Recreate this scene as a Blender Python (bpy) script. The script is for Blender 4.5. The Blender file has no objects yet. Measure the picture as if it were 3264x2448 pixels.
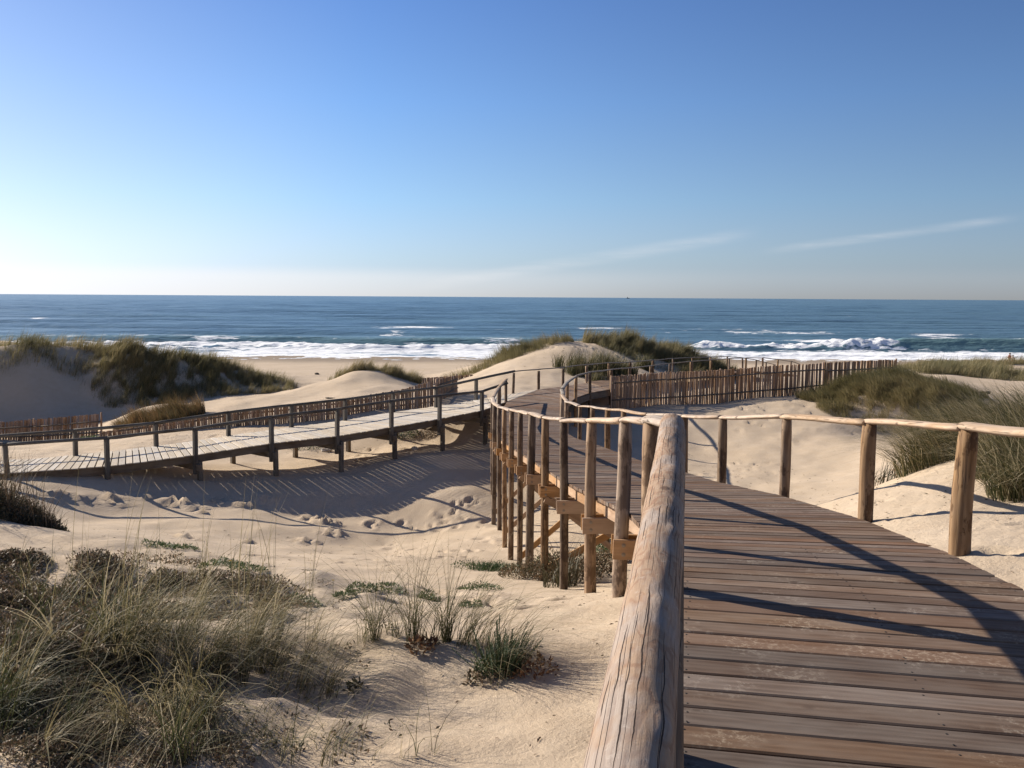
import bpy, math, random
import numpy as np
from mathutils import Vector, Matrix

# ------------------------------------------------------------------ camera
F, CX, CY = 2960.0, 1632.0, 1224.0
PITCH, ROLL = math.radians(5.35), math.radians(0.351)
fw = np.array([0, math.cos(PITCH), -math.sin(PITCH)])
r0 = np.array([1.0, 0, 0]); u0 = np.array([0, math.sin(PITCH), math.cos(PITCH)])
rt = r0 * math.cos(ROLL) + u0 * math.sin(ROLL)
up = u0 * math.cos(ROLL) - r0 * math.sin(ROLL)
# eye level is z = 0; the near deck lies at z = -1.69; y runs out to sea
sc = bpy.context.scene
cd = bpy.data.cameras.new("camera"); cam = bpy.data.objects.new("camera", cd)
sc.collection.objects.link(cam)
cam.matrix_world = Matrix(((rt[0], up[0], -fw[0], 0), (rt[1], up[1], -fw[1], 0), (rt[2], up[2], -fw[2], 0), (0, 0, 0, 1)))
cd.sensor_width = 36; cd.lens = 36 * F / 3264; cd.clip_start = 0.05; cd.clip_end = 90000
sc.camera = cam

# ------------------------------------------------------------------ sun, sky, exposure
SAZ, SEL = math.radians(30), math.radians(26)          # shadows run along (cos, -sin) of SAZ
S = Vector((-math.cos(SAZ) * math.cos(SEL), math.sin(SAZ) * math.cos(SEL), math.sin(SEL)))  # towards the sun
sl = bpy.data.lights.new("sun", 'SUN'); sl.energy = 4.6; sl.angle = math.radians(0.53); sl.color = (1.0, 0.90, 0.76)
sun = bpy.data.objects.new("sun", sl); sc.collection.objects.link(sun)
sun.rotation_euler = S.to_track_quat('Z', 'Y').to_euler(); sun.location = (-20, 10, 20)
sc.view_settings.view_transform = 'Standard'; sc.view_settings.look = 'None'
sc.view_settings.gamma = 1; sc.view_settings.exposure = 0.85
try: sc.view_settings.use_curve_mapping = False
except Exception: pass

class NT:
    """small helper for node trees"""
    def __init__(s, tree): s.t = tree; s.n = tree.nodes; s.n.clear()
    def node(s, typ, _ins=None, **kw):
        n = s.n.new(typ)
        for k, v in kw.items(): setattr(n, k, v)
        for k, v in (_ins or {}).items(): s.set(n, k, v)
        return n
    def set(s, n, k, v):
        i = n.inputs[k]
        if isinstance(v, bpy.types.NodeSocket): s.t.links.new(v, i)
        elif isinstance(v, (tuple, list)) and len(v) == 3 and i.type == 'RGBA': i.default_value = (*v, 1)
        else: i.default_value = v
    def math(s, op, a, b=None, c=None, clamp=False):
        n = s.node('ShaderNodeMath', operation=op); n.use_clamp = clamp
        s.set(n, 0, a)
        if b is not None: s.set(n, 1, b)
        if c is not None: s.set(n, 2, c)
        return n.outputs[0]
    def mapr(s, v, a, b, c=0.0, d=1.0, smooth=False):
        n = s.node('ShaderNodeMapRange', {'Value': v, 'From Min': a, 'From Max': b, 'To Min': c, 'To Max': d})
        if smooth: n.interpolation_type = 'SMOOTHSTEP'
        return n.outputs[0]
    def mix(s, f, a, b, blend='MIX'):
        n = s.node('ShaderNodeMix', data_type='RGBA', blend_type=blend)
        s.set(n, 0, f); s.set(n, 6, a); s.set(n, 7, b); return n.outputs[2]
    def noise(s, vec, scale, detail=4, rough=.55, dist=0.0):
        return s.node('ShaderNodeTexNoise', {'Vector': vec, 'Scale': scale, 'Detail': detail, 'Roughness': rough, 'Distortion': dist}).outputs[0]
    def mapping(s, vec, scale=(1, 1, 1), loc=(0, 0, 0), rot=(0, 0, 0)):
        n = s.node('ShaderNodeMapping', {'Vector': vec}); 
        s.set(n, 'Scale', scale); s.set(n, 'Location', loc); s.set(n, 'Rotation', rot); return n.outputs[0]
    def bump(s, h, strength, dist, normal=None):
        d = {'Height': h, 'Strength': strength, 'Distance': dist}
        if normal is not None: d['Normal'] = normal
        return s.node('ShaderNodeBump', d).outputs[0]
    def ramp(s, f, stops):
        n = s.node('ShaderNodeValToRGB', {'Fac': f}); e = n.color_ramp.elements
        while len(e) < len(stops): e.new(.5)
        for q, (p, c) in zip(e, stops): q.position = p; q.color = (*c, 1)
        return n.outputs[0]

world = bpy.data.worlds.new("World"); sc.world = world; world.use_nodes = True
W = NT(world.node_tree)
sky = W.node('ShaderNodeTexSky', sky_type='NISHITA'); sky.sun_disc = False
sky.sun_elevation = SEL; sky.sun_rotation = math.atan2(S.x, S.y)
sky.altitude = 0; sky.air_density = 1.0; sky.dust_density = 0.35; sky.ozone_density = 2.2
dirv = W.node('ShaderNodeTexCoord').outputs['Generated']
sep = W.node('ShaderNodeSeparateXYZ', {0: dirv}).outputs
az = W.math('ARCTAN2', sep[0], sep[1]); el = W.math('ARCSINE', sep[2])
uv = W.node('ShaderNodeCombineXYZ', {0: az, 1: el}).outputs[0]
wisp = W.noise(W.mapping(uv, (6, 60, 1), rot=(0, 0, math.radians(12))), 2.2, 5, .6, .6)
def streak(x0, y0, x1, y1, width):
    """a thin cirrus band between two directions of the sky"""
    l = W.math('MULTIPLY_ADD', W.math('SUBTRACT', az, x0), (y1 - y0) / (x1 - x0), y0)
    d = W.math('ABSOLUTE', W.math('SUBTRACT', el, l))
    b = W.mapr(d, 0.0, width, 1, 0, True)
    e = W.math('MULTIPLY', W.mapr(az, x0, x0 + .06, 0, 1, True), W.mapr(az, x1 - .05, x1 + .01, 1, 0, True))
    return W.math('MULTIPLY', b, e)
s1 = streak(-.12, .008, .255, .068, .010)
s2 = streak(.25, .047, .50, .078, .0065)
cl = W.math('MULTIPLY', W.math('ADD', s1, s2), W.mapr(wisp, .3, .7, .25, 1))
lowband = W.math('MULTIPLY', W.mapr(el, .018, .034, 1, 0, True), W.mapr(az, .3, -.55, .08, .95, True))
bw = W.node('ShaderNodeRGBToBW', {0: sky.outputs[0]}).outputs[0]
# daylight blue by elevation: hazy white low down, deepening upwards
blue = W.ramp(W.mapr(el, 0, .8), [(0, (.86, .92, .97)), (.05, (.74, .96, 1.14)), (.125, (.62, 1.02, 1.50)), (.25, (.49, .97, 1.90)), (.42, (.37, .81, 2.0)), (1, (.34, .75, 1.95))])
blue = W.mix(W.math('MULTIPLY', W.mapr(az, -.15, -.75, 0, 1), W.mapr(el, 0, .45, .8, .25)), blue, (.98, 1.0, 1.10))
col = W.mix(1.0, bw, blue, 'MULTIPLY')
sdot = W.node('ShaderNodeVectorMath', {0: dirv, 1: tuple(S)}, operation='DOT_PRODUCT').outputs['Value']
away = W.mapr(sdot, 0.0, .7, .80, 1.06)      # clear sky is deepest at right angles to the sun
col = W.mix(1.0, col, away, 'MULTIPLY')
col = W.mix(W.math('MULTIPLY', cl, .22), col, (9.0, 8.8, 8.8))
col = W.mix(W.math('MULTIPLY', lowband, .6), col, (10, 9.7, 9.6))
bg = W.node('ShaderNodeBackground', {'Color': col, 'Strength': 0.058})
W.node('ShaderNodeOutputWorld', {0: bg.outputs[0]})

# ------------------------------------------------------------------ helpers
rnd = random.Random(7); rng = np.random.default_rng(11)
def P(px, py, Y):
    """world point at forward distance Y seen at photograph pixel (px, py)"""
    d = fw + rt * ((px - CX) / F) - up * ((py - CY) / F)
    return d * (Y / d[1])
COL = sc.collection
def tag(o, label=None, cat=None, group=None, kind=None):
    if label: o['label'] = label
    if cat: o['category'] = cat
    if group: o['group'] = group
    if kind: o['kind'] = kind
    return o
def empty(name, loc, label, cat, group=None):
    o = bpy.data.objects.new(name, None); COL.objects.link(o); o.location = loc; o.empty_display_size = .3
    return tag(o, label, cat, group)
def put(name, me, mat=None, parent=None, mw=None):
    o = bpy.data.objects.new(name, me); COL.objects.link(o)
    if mat is not None and not me.materials: me.materials.append(mat)
    if mw is not None: o.matrix_world = mw
    if parent is not None:
        o.parent = parent; o.matrix_parent_inverse = Matrix.Translation(parent.location).inverted()
    return o
def mesh_np(name, verts, faces, smooth=False, attrs=None):
    """verts Nx3, faces Mx3 or Mx4 (numpy)"""
    me = bpy.data.meshes.new(name); v = np.asarray(verts, np.float32); f = np.asarray(faces, np.int32)
    k = f.shape[1]
    me.vertices.add(len(v)); me.vertices.foreach_set('co', v.ravel())
    me.loops.add(f.size); me.loops.foreach_set('vertex_index', f.ravel())
    me.polygons.add(len(f)); me.polygons.foreach_set('loop_start', np.arange(0, f.size, k, dtype=np.int32))
    me.polygons.foreach_set('loop_total', np.full(len(f), k, np.int32))
    if smooth: me.polygons.foreach_set('use_smooth', np.ones(len(f), bool))
    me.update(calc_edges=True)
    for an, arr in (attrs or {}).items():
        a = me.attributes.new(an, 'FLOAT', 'POINT'); a.data.foreach_set('value', np.asarray(arr, np.float32))
    return me
def mesh_py(name, verts, faces, smooth=False):
    me = bpy.data.meshes.new(name); me.from_pydata([tuple(map(float, v)) for v in verts], [], faces)
    if smooth: me.polygons.foreach_set('use_smooth', [True] * len(me.polygons))
    me.update(); return me

_tab = rng.random((256, 256)).astype(np.float32)
def vnoise(x, y, seed=0):
    x = np.asarray(x, float) + seed * 17.31; y = np.asarray(y, float) + seed * 9.77
    xi = np.floor(x).astype(int); yi = np.floor(y).astype(int); fx = x - xi; fy = y - yi
    fx = fx * fx * (3 - 2 * fx); fy = fy * fy * (3 - 2 * fy)
    g = lambda a, b: _tab[a & 255, b & 255]
    return ((g(xi, yi) * (1 - fx) + g(xi + 1, yi) * fx) * (1 - fy) + (g(xi, yi + 1) * (1 - fx) + g(xi + 1, yi + 1) * fx) * fy) * 2 - 1
def fbm(x, y, o=4, seed=0, gain=.5):
    s = 0; a = 1; t = 0
    for k in range(o): s = s + a * vnoise(x * 2**k, y * 2**k, seed + k); t += a; a *= gain
    return s / t
def sstep(a, b, x): t = np.clip((x - a) / (b - a), 0, 1); return t * t * (3 - 2 * t)

# ------------------------------------------------------------------ materials
def newmat(name):
    m = bpy.data.materials.new(name); m.use_nodes = True; return m, NT(m.node_tree)
def finish(N, col, rough=.85, normal=None, spec=.25, extra=None):
    d = {'Base Color': col, 'Roughness': rough, 'Specular IOR Level': spec}
    if normal is not None: d['Normal'] = normal
    if extra: d.update(extra)
    b = N.node('ShaderNodeBsdfPrincipled', d); N.node('ShaderNodeOutputMaterial', {0: b.outputs[0]}); return b

def mat_sand():
    m, N = newmat('sand'); g = N.node('ShaderNodeNewGeometry').outputs['Position']
    dist = N.node('ShaderNodeAttribute', attribute_name='fine').outputs['Fac']
    n1 = N.noise(g, .35, 4); n2 = N.noise(g, 3.0, 5, .6); n3 = N.noise(g, 90, 3, .7); n4 = N.noise(g, 900, 2, .6)
    c = N.ramp(n1, [(.3, (.50, .40, .29)), (.7, (.57, .465, .35))])
    c = N.mix(N.mapr(n2, .35, .75, 0, .5), c, (.46, .35, .24))
    c = N.mix(N.mapr(n3, .5, .8, 0, .25), c, (.36, .27, .19))
    c = N.mix(N.mapr(n4, .60, .72, 0, .45), c, (.22, .17, .13))
    lit = N.noise(g, 14, 4, .75)
    c = N.mix(N.mapr(lit, .66, .72, 0, .5), c, (.20, .15, .11))
    wet = N.node('ShaderNodeAttribute', attribute_name='wet').outputs['Fac']
    c = N.mix(wet, c, (.27, .215, .16))
    rip = N.node('ShaderNodeTexWave', {'Vector': N.mapping(g, (1, 1, 0), rot=(0, 0, math.radians(35))), 'Scale': 2.3, 'Distortion': 5.0, 'Detail': 3.0, 'Detail Scale': 1.2}, wave_type='BANDS').outputs['Fac']
    h = N.math('ADD', N.math('MULTIPLY', n3, .35), N.math('MULTIPLY', N.noise(g, 22, 5, .65), .9))
    h = N.math('ADD', h, N.math('MULTIPLY', rip, N.mapr(n1, .4, .65, .0, .13))); h = N.math('ADD', h, N.math('MULTIPLY', n4, .12))
    nb = N.bump(h, .55, .035)
    finish(N, c, .95, nb, .1); return m

def wood(name, c_lo, c_hi, c_grey, grey=.4, axis='z', dark=(.06, .04, .03), scale=1.0, crack=.5, bump=.5, knot=True, var=.5, bark=0.0, dust=0.0):
    """round or sawn timber; the grain runs along the local axis"""
    m, N = newmat(name); tc = N.node('ShaderNodeTexCoord').outputs['Object']; oi = N.node('ShaderNodeObjectInfo').outputs['Random']
    off = N.node('ShaderNodeCombineXYZ', {0: N.math('MULTIPLY', oi, 37), 1: N.math('MULTIPLY', oi, 91), 2: N.math('MULTIPLY', oi, 53)}).outputs[0]
    v = N.node('ShaderNodeVectorMath', {0: tc, 1: off}, operation='ADD').outputs[0]
    st = {'z': (1, 1, .07), 'x': (.07, 1, 1)}[axis]
    g1 = N.noise(N.mapping(v, st), 55 * scale, 6, .65, .4)
    st2 = {'z': (1, 1, .22), 'x': (.22, 1, 1)}[axis]
    w = N.node('ShaderNodeTexWave', {'Vector': N.mapping(v, st2), 'Scale': 7 * scale, 'Distortion': 7.0, 'Detail': 2.5, 'Detail Scale': 1.0}, wave_type='BANDS', bands_direction={'z': 'X', 'x': 'Y'}[axis]).outputs['Fac']
    big = N.noise(N.mapping(v, {'z': (1, 1, .4), 'x': (.4, 1, 1)}[axis]), 6 * scale, 3)
    c = N.mix(N.mapr(w, .1, .9, 0, 1), c_lo, c_hi)
    c = N.mix(N.mapr(g1, .35, .75, 0, .6), c, dark)
    c = N.mix(N.math('MULTIPLY', N.mapr(big, .35, .65), grey), c, c_grey)
    if bark:
        bk = N.noise(N.mapping(v, (1, 1, .5)), 5.5, 5, .7)
        c = N.mix(N.mapr(bk, .50, .56, 0, bark, True), c, (.085, .05, .03))
    if dust:
        d1 = N.noise(v, 2.2, 3, .6); d2 = N.noise(v, 30, 4, .75)
        c = N.mix(N.math('MULTIPLY', N.mapr(d1, .52, .66), N.mapr(d2, .50, .62, 0, dust)), c, (.42, .35, .27))
        rb = N.mapr(N.math('FRACT', N.math('MULTIPLY', oi, 13.7)), .4, 1, 0, .42)
        c = N.mix(rb, c, (.15, .075, .042))
    tintv = N.mapr(oi, 0, 1, 1 - var * .5, 1 + var * .45)
    hue = N.node('ShaderNodeHueSaturation', {'Color': c, 'Value': tintv, 'Saturation': N.mapr(N.math('FRACT', N.math('MULTIPLY', oi, 7.3)), 0, 1, .75, 1.2)}).outputs[0]
    ck = N.noise(N.mapping(v, {'z': (1, 1, .03), 'x': (.03, 1, 1)}[axis]), 22 * scale, 3, .5, .3)
    ckm = N.mapr(N.math('ABSOLUTE', N.math('SUBTRACT', ck, .5)), .0, .012, 1, 0)
    ckm = N.math('MULTIPLY', ckm, N.mapr(N.noise(v, 5, 2), .45, .6, 0, crack))
    c = N.mix(ckm, hue, (.03, .02, .015))
    h = N.math('SUBTRACT', N.math('MULTIPLY', g1, .5), N.math('MULTIPLY', ckm, 1.5))
    if knot:
        vo = N.node('ShaderNodeTexVoronoi', {'Vector': N.mapping(v, {'z': (1, 1, .6), 'x': (.6, 1, 1)}[axis]), 'Scale': 3.2}).outputs['Distance']
        km = N.mapr(vo, .05, .11, 1, 0, True); c = N.mix(N.math('MULTIPLY', km, .8), c, (.05, .03, .02))
        h = N.math('ADD', h, N.math('MULTIPLY', km, .8))
    finish(N, c, .8, N.bump(h, bump, .006), .2); return m

M = {}
M['sand'] = mat_sand()
M['deck'] = wood('weathered_decking', (.118, .071, .044), (.178, .115, .076), (.205, .160, .126), .65, 'x', (.05, .03, .02), 1.0, .25, .4, True, .5, 0, .6)
M['olddeck'] = wood('old_grey_decking', (.46, .39, .30), (.58, .50, .40), (.56, .51, .44), .6, 'x', (.30, .25, .19), 1.0, .2, .4, False, .3)
M['post'] = wood('peeled_log', (.20, .125, .072), (.34, .23, .14), (.25, .19, .14), .5, 'z', (.11, .065, .04), 1.0, .8, .8, True, .8, .75)
M['beam'] = wood('sawn_pine', (.30, .175, .09), (.42, .265, .15), (.38, .26, .17), .35, 'x', (.20, .11, .05), 1.0, .2, .4, True, .3)
M['oldwood'] = wood('old_grey_timber', (.085, .072, .06), (.14, .12, .10), (.15, .145, .13), .6, 'z', (.04, .034, .03), 1.0, .5, .6, False, .4)
M['oldbeam'] = wood('old_sawn_timber', (.12, .09, .065), (.19, .15, .11), (.16, .14, .12), .6, 'x', (.05, .04, .03), 1.0, .4, .5, False, .3)
M['rail'] = wood('sunbleached_log', (.38, .27, .18), (.56, .43, .31), (.46, .38, .31), .5, 'z', (.22, .14, .09), 1.0, .9, .7, True, .3)
M['picket'] = wood('bark_picket', (.30, .18, .11), (.44, .29, .185), (.36, .27, .19), .4, 'z', (.14, .08, .05), 1.5, .3, .6, False, .7)

def mat_log():
    m, N = newmat('near_log'); v = N.node('ShaderNodeTexCoord').outputs['Object']; sp = N.node('ShaderNodeSeparateXYZ', {0: v}).outputs
    # worn growth layers show as contour figure; silver weathering; long drying checks
    nf = N.noise(N.mapping(v, (1, 1, .30)), 7.0, 3, .5, .35)
    rad = N.math('SQRT', N.math('ADD', N.math('MULTIPLY', sp[0], sp[0]), N.math('MULTIPLY', sp[1], sp[1])))
    ph = N.math('ADD', N.math('MULTIPLY', rad, 110), N.math('MULTIPLY', nf, 12))
    ring = N.mapr(N.math('SINE', N.math('MULTIPLY', ph, 6.2832)), -.2, 1, 0, 1, True)
    g = N.noise(N.mapping(v, (1, 1, .04)), 170, 5, .7); b = N.noise(N.mapping(v, (1, 1, .45)), 6.5, 4, .65)
    c = N.mix(b, (.27, .18, .115), (.37, .27, .19))
    c = N.mix(N.math('MULTIPLY', ring, N.mapr(b, .3, .6, .85, .3)), c, (.225, .125, .075))
    c = N.mix(N.mapr(b, .46, .60, 0, .65), c, (.31, .275, .25))
    c = N.mix(N.mapr(g, .42, .75, 0, .5), c, (.16, .10, .07))
    c = N.mix(N.mapr(N.noise(v, 38, 5, .7), .58, .72, 0, .5), c, (.48, .42, .36))
    def checks(k, seed, width, thr):
        u = N.math('ADD', N.math('MULTIPLY', N.math('ARCTAN2', sp[1], sp[0]), k), N.math('MULTIPLY', N.noise(N.node('ShaderNodeCombineXYZ', {2: sp[2], 0: seed}).outputs[0], 4, 2), .9))
        u = N.math('ADD', u, N.math('MULTIPLY', N.noise(v, 60, 2), .07))
        cell = N.math('FLOOR', u); off = N.math('ABSOLUTE', N.math('SUBTRACT', N.math('FRACT', u), .5))
        mk = N.noise(N.node('ShaderNodeCombineXYZ', {0: N.math('MULTIPLY', cell, 7.31), 1: N.math('MULTIPLY', sp[2], 2.6), 2: seed}).outputs[0], 1.0, 1)
        e = N.mapr(mk, thr, thr + .10)
        return N.math('MULTIPLY', N.mapr(N.math('SUBTRACT', off, N.math('MULTIPLY', e, width)), 0, .02, 1, 0), N.mapr(mk, thr, thr + .02))
    cm = N.math('MAXIMUM', checks(3.2, 1.7, .055, .50), checks(6.5, 8.3, .045, .54))
    vo = N.node('ShaderNodeTexVoronoi', {'Vector': N.mapping(v, (1, 1, .45), (.3, .1, .2)), 'Scale': 3.6}).outputs['Distance']
    km = N.mapr(vo, .05, .09, 1, 0, True)
    c = N.mix(cm, c, (.03, .018, .012)); c = N.mix(N.math('MULTIPLY', km, .7), c, (.09, .05, .03))
    h = N.math('ADD', N.math('MULTIPLY', g, .35), N.math('MULTIPLY', N.noise(v, 70, 5, .7), .4))
    h = N.math('ADD', h, N.math('MULTIPLY', N.math('SUBTRACT', 1.0, ring), .10))
    h = N.math('SUBTRACT', N.math('ADD', h, N.math('MULTIPLY', km, .5)), N.math('MULTIPLY', cm, 3))
    finish(N, c, .78, N.bump(h, .75, .004), .2); return m
M['log'] = mat_log()

def mat_leaf(name, stops, trans=.35, rough=.6):
    m, N = newmat(name); a = N.node('ShaderNodeAttribute', attribute_name='tint').outputs['Fac']
    c = N.ramp(a, stops)
    p = N.node('ShaderNodeBsdfPrincipled', {'Base Color': c, 'Roughness': rough, 'Specular IOR Level': .3})
    t = N.node('ShaderNodeBsdfTranslucent', {'Color': c})
    mx = N.node('ShaderNodeMixShader', {0: trans, 1: p.outputs[0], 2: t.outputs[0]})
    N.node('ShaderNodeOutputMaterial', {0: mx.outputs[0]}); return m
M['grass'] = mat_leaf('marram_blades', [(0, (.035, .045, .018)), (.35, (.070, .074, .030)), (.6, (.13, .115, .052)), (.82, (.29, .235, .125)), (1, (.52, .44, .28))])
M['fargrass'] = mat_leaf('dune_grass_blades', [(0, (.060, .066, .032)), (.35, (.125, .120, .055)), (.6, (.23, .195, .09)), (.85, (.34, .27, .14)), (1, (.46, .37, .21))])
M['russet'] = mat_leaf('russet_grass_blades', [(0, (.07, .08, .03)), (.4, (.14, .11, .05)), (.7, (.24, .145, .065)), (1, (.34, .2, .09))])
M['green'] = mat_leaf('green_leaves', [(0, (.035, .062, .025)), (.5, (.065, .10, .04)), (1, (.14, .17, .07))], .25)
M['spurge'] = mat_leaf('spurge_leaves', [(0, (.03, .058, .026)), (.5, (.055, .09, .038)), (1, (.13, .15, .06))], .15)
M['brown'] = mat_leaf('brown_leaves', [(0, (.055, .055, .03)), (.4, (.11, .09, .05)), (.7, (.19, .125, .075)), (1, (.33, .24, .155))], .15)
M['dry'] = mat_leaf('withered_leaves', [(0, (.07, .035, .02)), (.5, (.18, .085, .045)), (1, (.34, .21, .11))], .2)

def simple(name, col, rough=.8, noise=0.0, scale=20, metal=0):
    m, N = newmat(name); g = N.node('ShaderNodeTexCoord').outputs['Object']
    n = N.noise(g, scale, 4); c = N.mix(N.mapr(n, .3, .7, 0, noise), col, tuple(x * .45 for x in col))
    finish(N, c, rough, N.bump(n, .3, .01), .3, {'Metallic': metal}); return m
M['steel'] = simple('galvanised_steel', (.32, .27, .23), .55, .6, 80, .6)
M['stone'] = simple('pale_stone', (.60, .56, .50), .8, .5, 12)
M['darkstone'] = simple('dark_stone', (.08, .065, .05), .8, .4, 12)
M['skin'] = simple('skin', (.45, .26, .19), .6); M['cloth_red'] = simple('red_cloth', (.30, .06, .06), .9)
M['cloth_pale'] = simple('pale_cloth', (.55, .48, .45), .9); M['hair'] = simple('dark_hair', (.04, .03, .02), .6)
M['ship'] = simple('ship_paint', (.12, .13, .15), .6)
M['petal'] = simple('yellow_petals', (.75, .55, .05), .6)

# ------------------------------------------------------------------ dune terrain
CP = []   # control points x, y, z
def cp(px, py, Y): CP.append(P(px, py, Y))
def cx(x, y, z): CP.append(np.array([x, y, z], float))
# foreground slope, left of the walkway
for q in [(1500, 2400, 4.5), (1000, 2400, 4.5), (500, 2400, 4.4), (50, 2400, 4.3),
          (1500, 2150, 5.9), (1000, 2150, 6.0), (500, 2150, 5.8), (50, 2150, 5.7),
          (1700, 2000, 7.6), (1320, 2050, 6.7), (900, 1990, 7.4), (450, 1960, 7.3), (80, 1960, 7.2),
          (1600, 1920, 9.9), (1300, 1930, 8.9), (1000, 1890, 9.6), (650, 1870, 9.4), (300, 1830, 9.6), (60, 1800, 9.4),
          (1300, 1860, 11.8), (1050, 1850, 11.5), (750, 1835, 11.5), (450, 1790, 12.0), (150, 1730, 13.0), (0, 1700, 13.0),
          (1300, 1822, 17.4), (1000, 1812, 16.5), (700, 1775, 17.0),
          (1300, 1795, 20.3), (1000, 1775, 20.5), (700, 1735, 21.5), (420, 1700, 21.5),
          (1400, 1768, 22.8), (1400, 1735, 24.8), (1100, 1740, 24.6), (800, 1700, 24.6), (550, 1660, 25.2), (290, 1630, 25.4), (120, 1560, 26.0),
          (700, 1663, 25.8), (1004, 1678, 26.4), (1347, 1692, 27.0), (1500, 1688, 27.2),
          (1470, 1590, 29.5), (1150, 1590, 29.0), (850, 1580, 28.4), (600, 1562, 28.0)]: cp(*q)
# under the main walkway
for q in [(1901, 1892, 10.9), (1812, 1877, 13.2), (1751, 1851, 15.4), (1703, 1822, 17.5), (1663, 1813, 19.6), (1638, 1785, 21.7), (1612, 1740, 23.7), (1597, 1680, 26.0)]: cp(*q)
cx(1.0, 8.9, -2.92); cx(1.9, 8.9, -2.75); cx(2.3, 10.9, -3.3); cx(2.4, 13.2, -4.1); cx(2.3, 15.5, -4.8); cx(2.0, 18, -5.4); cx(1.6, 21, -6.0); cx(1, 24, -6.2); cx(.5, 27, -6.7); cx(.2, 29.5, -6.8); cx(-.7, 28.5, -6.85)
cx(.8, 33, -6.2); cx(.9, 37, -5.15); cx(2.2, 41.5, -4.95)
cx(1.0, 5.5, -2.25); cx(2.0, 6.5, -2.1); cx(.5, 3, -2.1); cx(2, 3, -1.95); cx(0, 0, -2.1); cx(2, -1, -1.9); cx(-3, -2, -2.1); cx(-8, -2, -2.0); cx(5, -2, -1.7); cx(-6, 2, -2.1); cx(-2, 2, -2.15)
# left walkway, near feet and far feet
for q in [(22, 1518, 27.0), (340, 1524, 27.8), (620, 1524, 28.9), (863, 1520, 30.0), (1071, 1502, 31.2), (1245, 1468, 32.5), (1398, 1437, 34.0), (1534, 1422, 35.8),
          (730, 1484, 32.4), (930, 1452, 33.8), (1110, 1435, 35.0), (1280, 1400, 36.5), (120, 1475, 29.0), (330, 1452, 31.5), (480, 1470, 31.6),
          (60, 1440, 33.5), (300, 1425, 36), (560, 1395, 36.2), (150, 1412, 40.0),
          (323, 1398, 38.3), (429, 1392, 38.5), (500, 1384, 38.5), (700, 1357, 38.8), (900, 1345, 38.8), (1050, 1333, 38.8), (1200, 1315, 39.0), (1391, 1298, 39.5), (0, 1404, 42), (235, 1404, 42.5)]: cp(*q)
# flat sand between the dunes, then the lip to the beach
for q in [(700, 1318, 42), (950, 1290, 43), (1150, 1262, 43.8), (450, 1335, 43.3), (850, 1258, 47.5), (950, 1235, 52), (1000, 1212, 58), (1380, 1222, 54), (1330, 1245, 48), (1450, 1252, 44.5), (1500, 1215, 50), (1450, 1210, 56), (1000, 1203, 62)]: cp(*q)
# far left dune: crest, bare gully, grassy face
for q in [(-250, 1100, 48.5), (0, 1102, 49), (100, 1098, 50), (250, 1112, 51), (310, 1136, 50.5), (0, 1165, 47.8), (150, 1165, 48.5), (260, 1175, 50), (-200, 1330, 44.5), (0, 1330, 45.4), (200, 1325, 46.0), (330, 1300, 47.5), (100, 1245, 46.8), (-150, 1235, 46.2),
          (400, 1138, 49.9), (520, 1152, 50.5), (640, 1162, 51.0), (740, 1174, 51.9), (820, 1188, 52.5), (880, 1206, 53.3), (380, 1265, 47.9), (500, 1268, 48.4), (620, 1258, 48.8), (740, 1248, 49.7), (850, 1236, 51.2), (420, 1205, 48.9), (600, 1212, 49.7), (750, 1212, 50.9), (450, 1300, 44.9), (650, 1285, 45.3)]: cp(*q)
for q in [(0, 1110, 52.5), (-250, 1112, 52), (100, 1110, 53.5), (250, 1124, 55), (400, 1152, 53.5), (520, 1165, 54), (640, 1176, 54.5), (740, 1187, 55.5), (310, 1152, 54), (0, 1106, 49.8), (130, 1103, 51.2)]: cp(*q)
cx(-30, 66, -4.0); cx(-15, 68, -5.5); cx(-45, 60, -2.5); cx(-45, 45, -4.5); cx(-30, 32, -5.0); cx(-30, 20, -4.2); cx(-20, 12, -3.0); cx(-12, 5, -2.2)
# middle mound
for q in [(1000, 1225, 49.5), (1035, 1222, 50.5), (980, 1245, 47.5), (1060, 1225, 48), (1350, 1228, 51),(1080, 1214, 49), (1130, 1188, 50), (1190, 1184, 50.5), (1250, 1190, 51), (1300, 1212, 51.5), (1100, 1240, 46.5), (1200, 1232, 47), (1290, 1240, 47.2)]: cp(*q)
cx(-8, 58, -5.2)
# centre dune beyond the junction
for q in [(1530, 1190, 53), (1600, 1158, 55), (1680, 1120, 58), (1770, 1090, 60), (1850, 1088, 61), (1930, 1096, 61), (2000, 1103, 61), (2100, 1112, 62), (2180, 1128, 62.5), (2240, 1150, 63), (2290, 1165, 63.5),
          (1700, 1190, 50), (1850, 1160, 53), (2000, 1165, 56), (1640, 1238, 45.5), (1760, 1232, 46.5), (1870, 1215, 49), (2000, 1200, 52), (2150, 1190, 58), (2250, 1182, 60)]: cp(*q)
cx(5, 72, -5.5); cx(12, 74, -6.0); cx(-3, 68, -5.8)
# beach path on sand, right
cx(12.5, 57, -4.95); cx(15, 60.5, -5.1); cx(17.5, 65, -5.8); cx(20, 70, -6.8); cx(9, 52, -4.8)
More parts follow.
